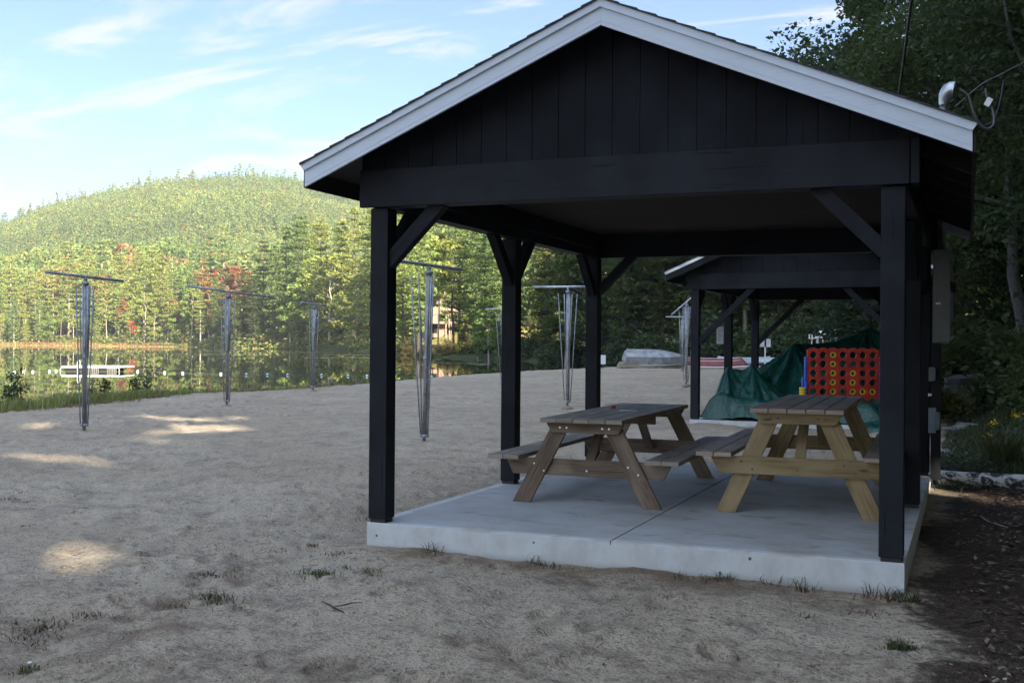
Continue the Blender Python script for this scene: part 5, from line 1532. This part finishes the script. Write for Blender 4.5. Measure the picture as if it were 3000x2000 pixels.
n = 16000
pxs = rng.uniform(-150, 1500, n); sdv = rng.uniform(1.0, 22, n) ** 1.0
D = np.array([float(np.interp(p, [-200, 250, 520, 700, 860, 1000, 1200, 1300, 1500], [372, 366, 345, 292, 275, 262, 178, 152, 128])) for p in pxs]) + sdv
L = (pxs - 1500) / 3270 * D; x = CAM.x + L * cy_ - D * sy_; y = CAM.y + L * sy_ + D * cy_
lump = fbm(x * .12, y * .12, 3, 23); keep = ~((pxs > 1225) & (pxs < 1345)) & (lump > .3); x = x[keep]; y = y[keep]; lump = lump[keep]; pk = pxs[keep]
z = ground_h(x, y) + rng.random(len(x)) ** 1.3 * (1.0 + 7.5 * np.clip(lump - .32, 0, 1) ** .8)
v, f = leaves(rng, np.stack([x, y, z], 1), .42, .65, .7)
o = np_mesh('shore_undergrowth', v, f, 4, M['foliage_attr'], None, np.repeat(pick(rng, len(x), [(.15, .19, .05), (.19, .2, .055), (.12, .16, .045), (.22, .19, .06)]) * np.where(pk > 1345, .55, 1)[:, None], 4, axis=0))  # leaves right of the lawn darkened to paint in the bank's shade
tag(o, 'low leafy undergrowth between the trunks along the far shore', 'undergrowth', kind='stuff')

def house():
    x, y = px_at(1300, 196)
    root = thing('lake_house', 'pinkish brown gabled house on the lawn across the pond', 'house', (x, y, gh(x, y)), VR + R(8))
    w, d, h, rz = 6.4, 9.0, 4.2, 2.6
    m = MB(); m.prism([(-w / 2, -.3), (w / 2, -.3), (w / 2, h), (0, h + rz), (-w / 2, h)], 0, d); m.build('wall', M['house'], root)
    for sg in (-1, 1):
        m = MB(); m.prism([(0, h + rz + .02), (sg * (w / 2 + .5), h - .5 * rz / (w / 2) + .02), (sg * (w / 2 + .5), h - .5 * rz / (w / 2) + .2), (0, h + rz + .2)], -.6, d + .4); m.build('roof', M['house_roof'], root)
    for (x0, z0, ww, hh) in ((-1.0, 2.6, 1.9, 1.25), (-2.4, .5, 1.2, 1.6), (1.2, 2.7, 1.1, 1.1), (.2, .3, 1.5, 2.0)):
        m = MB(); m.box(x0 - .1, x0 + ww + .1, -.06, -.003, z0 - .1, z0 + hh + .1, 'x'); f = m.build('window', M['house_roof'], root)
        m = MB(); m.box(x0, x0 + ww, -.075, -.062, z0, z0 + hh, 'x'); m.build('pane', M['glass'], f)
    m = MB(); m.box(-3.4, 3.4, -2.2, -.1, 2.1, 2.25, 'x'); 
    for k in range(4): m.box(-3.3 + k * 2.17, -3.16 + k * 2.17, -2.15, -2.0, 0, 2.09, 'z')
    m.build('porch', M['house'], root)
    m = MB(); m.box(1.6, 2.3, 4, 4.7, h + .6, h + rz + .9, 'z'); m.build('chimney', M['rock'], root)
house()
x, y = px_at(1072, 268)
boat('canoe', 'small red boat resting on white trestles at the far water edge', 'boat', (x, y, gh(x, y) + .9), VR + R(10), 3.6, 1.1, .55, M['red_hull'], M['red_hull'], True)
root = thing('trestle', 'white trestles under the small red boat across the pond', 'trestle', (x, y - .2, gh(x, y)), VR)
for sx in (-.8, .8):
    m = MB(); m.bar((sx - .45, -.3, 0), (sx, -.3, .95), .12, .12, (0, 1, 0)); m.bar((sx + .45, -.3, 0), (sx, -.3, .95), .12, .12, (0, 1, 0)); m.build('leg_pair', M['white_plastic'], root)

# pale film and lily pads in thin bands on the water
rng = np.random.default_rng(960)
cx = []; cyy = []
for (px0_, px1_, D0, n) in ((0, 165, 168, 260), (300, 700, 158, 420), (560, 1075, 200, 700), (560, 760, 230, 500), (950, 1075, 160, 220), (900, 1075, 132, 200), (1230, 1430, 104, 420), (640, 800, 150, 120), (1300, 1430, 98, 60)):
    p = rng.uniform(px0_, px1_, n); Dd = D0 + rng.normal(size=n) * .9 + 4 * np.sin(p * .02)
    L = (p - 1500) / 3270 * Dd; cx.append(CAM.x + L * cy_ - Dd * sy_); cyy.append(CAM.y + L * sy_ + Dd * cy_)
cx = np.concatenate(cx); cyy = np.concatenate(cyy); n = len(cx); r = rng.uniform(.12, .42, n)
ang = np.arange(6) / 6 * 6.283
v = np.stack([cx[:, None] + r[:, None] * np.cos(ang), cyy[:, None] + r[:, None] * np.sin(ang), np.full((n, 6), WATER_Z + .006)], -1).reshape(-1, 3)
o = np_mesh('lily_pads', v, np.arange(n * 6), 6, M['foliage_attr'], None, np.repeat(pick(rng, n, [(.3, .29, .2), (.22, .22, .1), (.34, .33, .26)]), 6, axis=0))
tag(o, 'thin pale bands of floating lily pads on the pond', 'lily pads', kind='stuff')

# ------------------------------------------------------------------ grasses and weeds close by
rng = np.random.default_rng(970)
n = 26000
y = rng.uniform(1.0, 25.5, n); base = np.interp(y, SHORE[1:6, 1], SHORE[1:6, 0]); x = base + rng.normal(size=n) * .55 + .55 - .5 * sm(18, 24, y)
den = fbm(x * .6, y * .6, 3, 15); keep = (den > .34) & (rng.random(n) < sm(26, 20, y) * .9 + .1); x = x[keep]; y = y[keep]; n = len(x)
h = rng.uniform(.2, .6, n) * (.45 + .9 * fbm(x * .5, y * .5, 2, 16)) * (.5 + .5 * sm(24, 12, y))
scatter_blades('shore_grass', 'long green grass and weeds along the left water edge', x, y, h, .022, .45, pick(rng, n, [(.17, .21, .06), (.20, .23, .06), (.13, .17, .055), (.22, .19, .08)]), 'grass', 971)
n = 9000
y = rng.uniform(0, 26, n); base = np.interp(y, SHORE[1:6, 1], SHORE[1:6, 0]); x = base + 1.7 + rng.normal(size=n) * .3
scatter_blades('dry_grass', 'short dry tan grass between the sand and the shore weeds', x, y, rng.uniform(.03, .12, n), .012, .7, pick(rng, n, [(.22, .15, .08), (.18, .12, .06), (.14, .13, .05)]), 'grass', 972)
# leafy weeds standing at the shore
def make_weed(seed, h, nst, nl, size):
    rng = np.random.default_rng(seed); mb = MB(); cs = []
    for s in range(nst):
        a = rng.random() * 6.28; l = rng.uniform(.05, .3) * h
        tip = np.array([math.cos(a) * l, math.sin(a) * l, h * rng.uniform(.65, 1)])
        limb(mb, (0, 0, 0), tip, .009, .004, rng, .06, 3, 4)
        t = rng.random(nl) ** .7
        c = tip[None, :] * t[:, None] + rng.normal(size=(nl, 3)) * np.array([.07, .07, .04]) * (h + .3); c[:, 2] = np.abs(c[:, 2]); cs.append(c)
    root = thing('shore_weed', '', 'plant'); st = mb.build('stem', M['bark'], root); st.color = (.05, .05, .03, 1)
    v, f = leaves(rng, np.concatenate(cs), size, .4, .3); np_mesh('leaves', v, f, 4, M['foliage'], root)
    return root
WD = [make_weed(501, 1.15, 6, 46, .055), make_weed(502, .8, 8, 44, .05)]
wd0 = set()
for (px_, D, k, s, tint, lab) in ((62, 29.5, 0, 1.25, (.03, .045, .02), 'tall dark leafy weed at the far left water edge'), (30, 28.5, 1, 1.1, (.03, .045, .02), 'low dark weed at the left photo edge'), (305, 33, 1, 1.15, (.028, .045, .02), 'dark leafy weed right of the first shade frame'), (395, 35, 1, 1.1, (.03, .05, .022), 'dark leafy weed right of the raft'),
        (430, 36, 0, 1.3, (.06, .08, .045), 'tall feathery grey green weed right of the raft'), (270, 32, 1, .8, (.045, .065, .02), 'small weed behind the leftmost shade frame'), (560, 36, 1, .6, (.06, .085, .025), 'low green weed nearest the second shade frame')):
    x, y = px_at(px_, D); p = WD[k]
    o = p if k not in wd0 else dup(p); wd0.add(k)
    s *= .8; tint = tuple(c * 1.7 for c in tint); o.location = (x, y, max(gh(x, y), WATER_Z)); o.scale = (s, s, s); o.rotation_euler = (0, 0, rnd.uniform(0, 6))
    for ch in o.children:
        if ch.name.startswith('leaves'): ch.color = (*tint, 1)
    tag(o, lab, 'plant')

# tufts on the sand
rng = np.random.default_rng(980)
tx = []; ty = []; tc = []; thh = []
def tuft(x, y, n, r, h, cols):
    tx.append(x + rng.normal(size=n) * r); ty.append(y + rng.normal(size=n) * r * .8); thh.append(rng.uniform(.3, 1, n) * h); tc.append(pick(rng, n, cols))
GRN = [(.05, .075, .025), (.065, .09, .03)]; BRN = [(.12, .07, .045), (.09, .055, .035), (.15, .09, .05)]
for (px_, py_, n, r, h, c) in ((932, 1690, 160, .07, .06, GRN), (1095, 1690, 60, .05, .05, GRN + BRN), (1090, 1676, 40, .04, .05, BRN), (1015, 1668, 25, .03, .04, GRN), (1000, 1628, 50, .06, .05, BRN + GRN), (630, 1762, 200, .08, .07, GRN + BRN), (560, 1772, 160, .12, .05, BRN), (500, 1782, 60, .05, .04, BRN), (670, 1782, 40, .04, .04, BRN),
                             (90, 1772, 120, .07, .06, BRN), (280, 1818, 70, .05, .06, BRN), (210, 1712, 40, .05, .04, BRN), (310, 1716, 30, .04, .03, GRN), (20, 1840, 200, .14, .05, BRN + GRN), (130, 1856, 120, .12, .05, GRN + BRN), (320, 1900, 150, .1, .04, GRN + BRN), (420, 1866, 60, .06, .04, BRN), (280, 1962, 120, .1, .05, BRN + GRN), (480, 1975, 60, .08, .04, BRN),
                             (60, 1905, 200, .16, .05, GRN + BRN), (100, 1985, 60, .04, .09, GRN), (620, 1690, 120, .08, .04, [(.12, .1, .08)]), (2640, 1885, 220, .06, .05, GRN), (2380, 1800, 40, .04, .03, GRN), (2030, 1780, 30, .05, .03, BRN), (2560, 1790, 50, .06, .04, BRN), (1520, 1622, 80, .04, .06, GRN), (2680, 1765, 70, .035, .17, GRN), (2240, 1690, 90, .10, .05, BRN + GRN), (2150, 1690, 60, .08, .04, BRN)):
    x, y = gpx(px_, py_); tuft(x, y, n, r, h, c)
for k in range(20):                               # weeds along the slab's front edge
    x = rnd.uniform(1.9, 3.95) if k > 5 else rnd.uniform(.2, 1.9)
    tuft(x, -.05 - rnd.random() * .12, int(rnd.uniform(6, 40)), .04, rnd.uniform(.03, .14), GRN + BRN + [(.1, .085, .05)])
for k in range(150):
    x = rnd.uniform(-7, 5); y = rnd.uniform(-6.5, .0) if k < 110 else rnd.uniform(0, 6)
    if y > -.2 and x > -.3: continue
    tuft(x, y, int(rnd.uniform(8, 40)), rnd.uniform(.02, .07), rnd.uniform(.015, .045), BRN if rnd.random() < .8 else GRN)
x = np.concatenate(tx); y = np.concatenate(ty)
scatter_blades('grass_tufts', 'small green and dead brown grass tufts dotted over the sand', x, y, np.concatenate(thh), .007, .8, np.concatenate(tc), 'grass', 981)

# bank beyond the log: weeds, ferns, grass
n = 30000
y = rng.uniform(5.75, 24, n); x = rng.uniform(3.98, 8.2, n) ; den = fbm(x * .9, y * .9, 3, 18)
keep = (den > .36) & ~((y < 6.5) & (x > 5.3)); x = x[keep]; y = y[keep]; n = len(x)
scatter_blades('bank_weeds', 'dark tangled weeds and grass on the bank behind the birch log', x, y, rng.uniform(.05, .24, n) * (.35 + den[keep]) * (.55 + .45 * sm(14, 7, y) + .5 * sm(5.0, 6.2, x)), .016, .6, pick(rng, n, [(.035, .05, .022), (.05, .065, .03), (.07, .075, .045), (.045, .06, .02)]), 'weeds', 982)
n = 22000
y = rng.uniform(5.9, 22, n); x = rng.uniform(3.98, 8, n); den = fbm(x * .7, y * .7, 3, 19); keep = (den > .46) & (rng.random(n) < .45 + .55 * sm(4.6, 5.4, x)); x = x[keep]; y = y[keep]; n = len(x)
c = np.stack([x, y, ground_h(x, y) + rng.uniform(.02, .2, n) * (.6 + .8 * sm(4.9, 6.2, x))], 1); v, f = leaves(rng, c, .028, .6, .6)
o = np_mesh('bank_leaves', v, f, 4, M['foliage_attr'], None, np.repeat(pick(rng, n, [(.05, .07, .035), (.075, .09, .055), (.04, .055, .02), (.1, .11, .08)]), 4, axis=0))
tag(o, 'small leaved ground cover filling the bank below the right trees', 'ground cover', kind='stuff')
n = 260; a = rng.random(n) * 6.28
gx, gy = 4.72, 7.6
scatter_blades('sedge_clump', 'arching clump of long green grass behind the birch log', gx + rng.normal(size=n) * .09, gy + rng.normal(size=n) * .09, rng.uniform(.35, .75, n), .014, .95, pick(rng, n, [(.06, .085, .03), (.085, .1, .035), (.1, .1, .05)]), 'grass', 983)
n = 900; xx = rng.uniform(4.0, 6.2, n); yy = 5.46 + rng.normal(size=n) * .1 - .05 * (xx - 4)
kk = fbm(xx * 2.2, yy, 2, 27) > .5; xx = xx[kk]; yy = yy[kk]; n = len(xx)
scatter_blades('log_grass', 'sparse grass growing in front of the birch log', xx, yy, rng.uniform(.04, .17, n), .009, .7, pick(rng, n, [(.05, .07, .03), (.07, .08, .04)]), 'grass', 986)
# yellow flowers
def flower(label, x, y, h):
    z = gh(x, y); root = thing('yellow_flower', label, 'flower', (x, y, z))
    m = MB(); m.tube([(0, 0, 0), (.02, 0, h * .6), (.05, .01, h)], .004, 5); s = m.build('stem', M['bark'], root); s.color = (.06, .08, .03, 1)
    c = np.array([.05, .01, h]) + rng.normal(size=(60, 3)) * np.array([.035, .022, .025]); v, f = leaves(rng, c, .014, .6, .3)
    np_mesh('flower_head', v, f, 4, M['yellow'], root)
flower('yellow goldenrod flower head above the weeds at the right edge', 4.62, 8.9, .42)
flower('lower yellow goldenrod spray just below the other one', 4.53, 8.6, .28)
flower('yellow goldenrod touching the right photo edge', 4.88, 9.3, .45)

# birch log, sticks, stump, stones
m = MB(); pts = [(3.98, 5.62, -.05), (4.3, 5.58, -.055), (4.7, 5.56, -.05), (5.2, 5.5, -.035), (5.9, 5.42, .0)]
m.tube(pts, [.085, .088, .084, .08, .078], 14); lg = m.build('birch_log', M['birch']); tag(lg, 'white birch log lying behind the right edge of the slab', 'log')
zst = gh(4.28, 19.4)
m = MB(); P = []; ns = 40; nz = 12
for i in range(nz):
    t = i / (nz - 1)
    for k in range(ns):
        a = 6.283 * k / ns
        r = .43 * (1 + .32 * (1 - t) ** 3) * (1 + .05 * math.sin(9 * a) + .03 * math.sin(17 * a + 1) + .02 * math.sin(31 * a))
        P.append((r * math.cos(a), r * math.sin(a), -.1 + t * .82 + (.05 * math.sin(a + .8) + .02 * math.sin(13 * a) if i == nz - 1 else 0)))
m.grid(P, nz, ns, True, True); o = len(m.v); 
for k in range(ns): m.v.append(Vector(P[(nz - 1) * ns + k]))
m.face([o + k for k in range(ns)], [(0, 0)] * ns)
st = m.build('tree_stump', M['bark']); st.location = (4.28, 19.4, zst); st.color = (.09, .085, .085, 1); tag(st, 'broad dark tree stump on the bank right of the pavilion', 'stump')
def stone(label, x, y, sx, sy, sz, seed, rz=0, zoff=0):
    r = np.random.default_rng(seed); bm_v = []; n1, n2 = 14, 20; P = []
    for i in range(n1):
        th = math.pi * i / (n1 - 1)
        for k in range(n2):
            a = 6.283 * k / n2
            d = np.array([math.sin(th) * math.cos(a), math.sin(th) * math.sin(a), math.cos(th)])
            q = 1 + .22 * math.sin(3 * d[0] + seed) * math.cos(2.3 * d[1] + seed * .7) + .14 * math.sin(5 * d[2] + 4 * d[0] + seed)
            q *= .85 + .15 * max(abs(d[0]), abs(d[1]), abs(d[2])) ** -1 * .7
            P.append((d[0] * sx * q, d[1] * sy * q, d[2] * sz * q))
    m = MB(); m.grid(P, n1, n2, True, True); o = m.build('stone', M['rock']); o.location = (x, y, gh(x, y) + zoff); o.rotation_euler = (0, 0, rz); tag(o, label, 'stone')
stone('large grey boulder left of the stump behind the post', 3.95, 18.2, .42, .35, .36, 3, .3, .25)
stone('flat pale stone in the grass below the stump', 4.12, 13.4, .3, .2, .06, 8, .2, .03)
stone('second flat pale stone beside the other in the grass', 4.35, 13.9, .25, .2, .05, 12, .6, .03)
stone('small pale stone in the weeds right of the meter', 4.02, 9.2, .08, .06, .05, 15, 0, .03)
def stick(label, pts, r, col):
    P = [Vector((x, y, gh(x, y) + dz)) for x, y, dz in pts]
    m = MB(); m.tube(P, r, 6); o = m.build('stick', M['bark']); o.color = (*col, 1); tag(o, label, 'stick')
a0, b0_ = gpx(950, 1782), gpx(1022, 1812); c0, d0 = gpx(985, 1797), gpx(1065, 1773)
stick('dark forked twig lying on the sand left of the slab', [(*a0, .03), (a0[0] * .75 + b0_[0] * .25, a0[1] * .75 + b0_[1] * .25 + .02, .02), ((a0[0] + b0_[0]) / 2 + .01, (a0[1] + b0_[1]) / 2 - .015, .025), (a0[0] * .2 + b0_[0] * .8, a0[1] * .2 + b0_[1] * .8 + .015, .015), (*b0_, .006)], [.003, .0055, .0065, .004, .002], (.05, .04, .035))
stick('paler twig crossing the dark forked twig on the sand', [(*c0, .03), (c0[0] * .6 + d0[0] * .4, c0[1] * .6 + d0[1] * .4 + .02, .02), (c0[0] * .3 + d0[0] * .7 - .01, c0[1] * .3 + d0[1] * .7 - .01, .02), (*d0, .008)], [.003, .005, .004, .002], (.12, .095, .08))
a0, b0_ = gpx(2876, 1519, -.15), gpx(2955, 1542, -.15)
stick('pale bent twig on the leaf litter right of the slab', [(*a0, .05), (a0[0] + .05, a0[1] - .08, .02), (*b0_, .02)], [.005, .007, .006], (.4, .4, .38))
a0, b0_ = gpx(2830, 1826), gpx(2885, 1817)
stick('short dark stick at the edge of the leaf litter', [(*a0, .012), (*b0_, .012)], [.008, .006], (.04, .03, .025))
# daisy at the lower left
x, y = gpx(92, 1990); root = thing('daisy', 'single small white flower at the lower left corner', 'flower', (x, y, gh(x, y)))
m = MB(); m.tube([(0, 0, 0), (.008, 0, .06)], .002, 5); s = m.build('stem', M['bark'], root); s.color = (.05, .07, .03, 1)
m = MB(); m.lathe([(.002, .058), (.012, .064), (.009, .068), (.002, .067)], 9, (.008, 0, 0)); m.build('flower_head', M['white_plastic'], root)

# wood chips, fallen leaves and grit
def chips(name, label, n, fx, size, cols, seed, cat):
    rng = np.random.default_rng(seed); x, y = fx(rng, n); n = len(x)
    c = np.stack([x, y, ground_h(x, y) + .012 + rng.uniform(0, .02, n)], 1)
    v, f = leaves(rng, c, size, .5, 2.2, .45)
    o = np_mesh(name, v, f, 4, M['foliage_attr'], None, np.repeat(pick(rng, n, cols), 4, axis=0)); tag(o, label, cat, kind='stuff')
def f_lit(rng, n):
    x = rng.uniform(4.0, 7.5, n); y = rng.uniform(-4.5, 6.2, n); k = (x > 4.35 + .25 * (fbm(x, y, 2, 3) - .5) - .1 * (y > 0)) & (rng.random(n) < .35 + sm(4.0, 5.5, x)); return x[k], y[k]
chips('wood_chips', 'brown fallen leaves and wood chips covering the ground right of the slab', 20000, f_lit, .022, [(.12, .08, .055), (.2, .15, .11), (.08, .055, .04), (.3, .25, .2), (.05, .035, .025)], 990, 'leaf litter')
def f_edge(rng, n):
    x = rng.uniform(2.6, 6.0, n); y = rng.uniform(-5.6, -1.2, n); k = rng.random(n) < sm(2.4, 4.8, x - .35 * (y + 3.5)); return x[k], y[k]
chips('pale_chips', 'scattered pale wood chips on the sand in the lower right corner', 1300, f_edge, .011, [(.42, .37, .3), (.5, .46, .4), (.3, .24, .18), (.22, .15, .1)], 991, 'wood chips')
def f_sand(rng, n):
    x = rng.uniform(-8, 5, n); y = rng.uniform(-6.5, 8, n); k = ~((x > -.1) & (x < 4) & (y > -.05)); return x[k], y[k]
chips('sand_grit', 'scattered dark bits and pebbles on the sand', 11000, f_sand, .0085, [(.08, .06, .045), (.13, .09, .06), (.38, .36, .33), (.06, .05, .04)], 992, 'grit')

# ------------------------------------------------------------------ air
mb = MB(); mb.box(-2750, 2750, -2750, 2750, -6, 260, 'x')
t = bpy.data.materials.new('haze'); t.use_nodes = True
for n in list(t.node_tree.nodes): t.node_tree.nodes.remove(n)
ho = t.node_tree.nodes.new('ShaderNodeOutputMaterial'); hv = t.node_tree.nodes.new('ShaderNodeVolumePrincipled')
hv.inputs['Color'].default_value = (.9, .95, 1, 1); hv.inputs['Density'].default_value = 0.00023; hv.inputs['Anisotropy'].default_value = 0.2
t.node_tree.links.new(hv.outputs[0], ho.inputs['Volume'])
tag(mb.build('haze', t), 'thin pale morning haze softening the far hill', 'haze', kind='stuff')
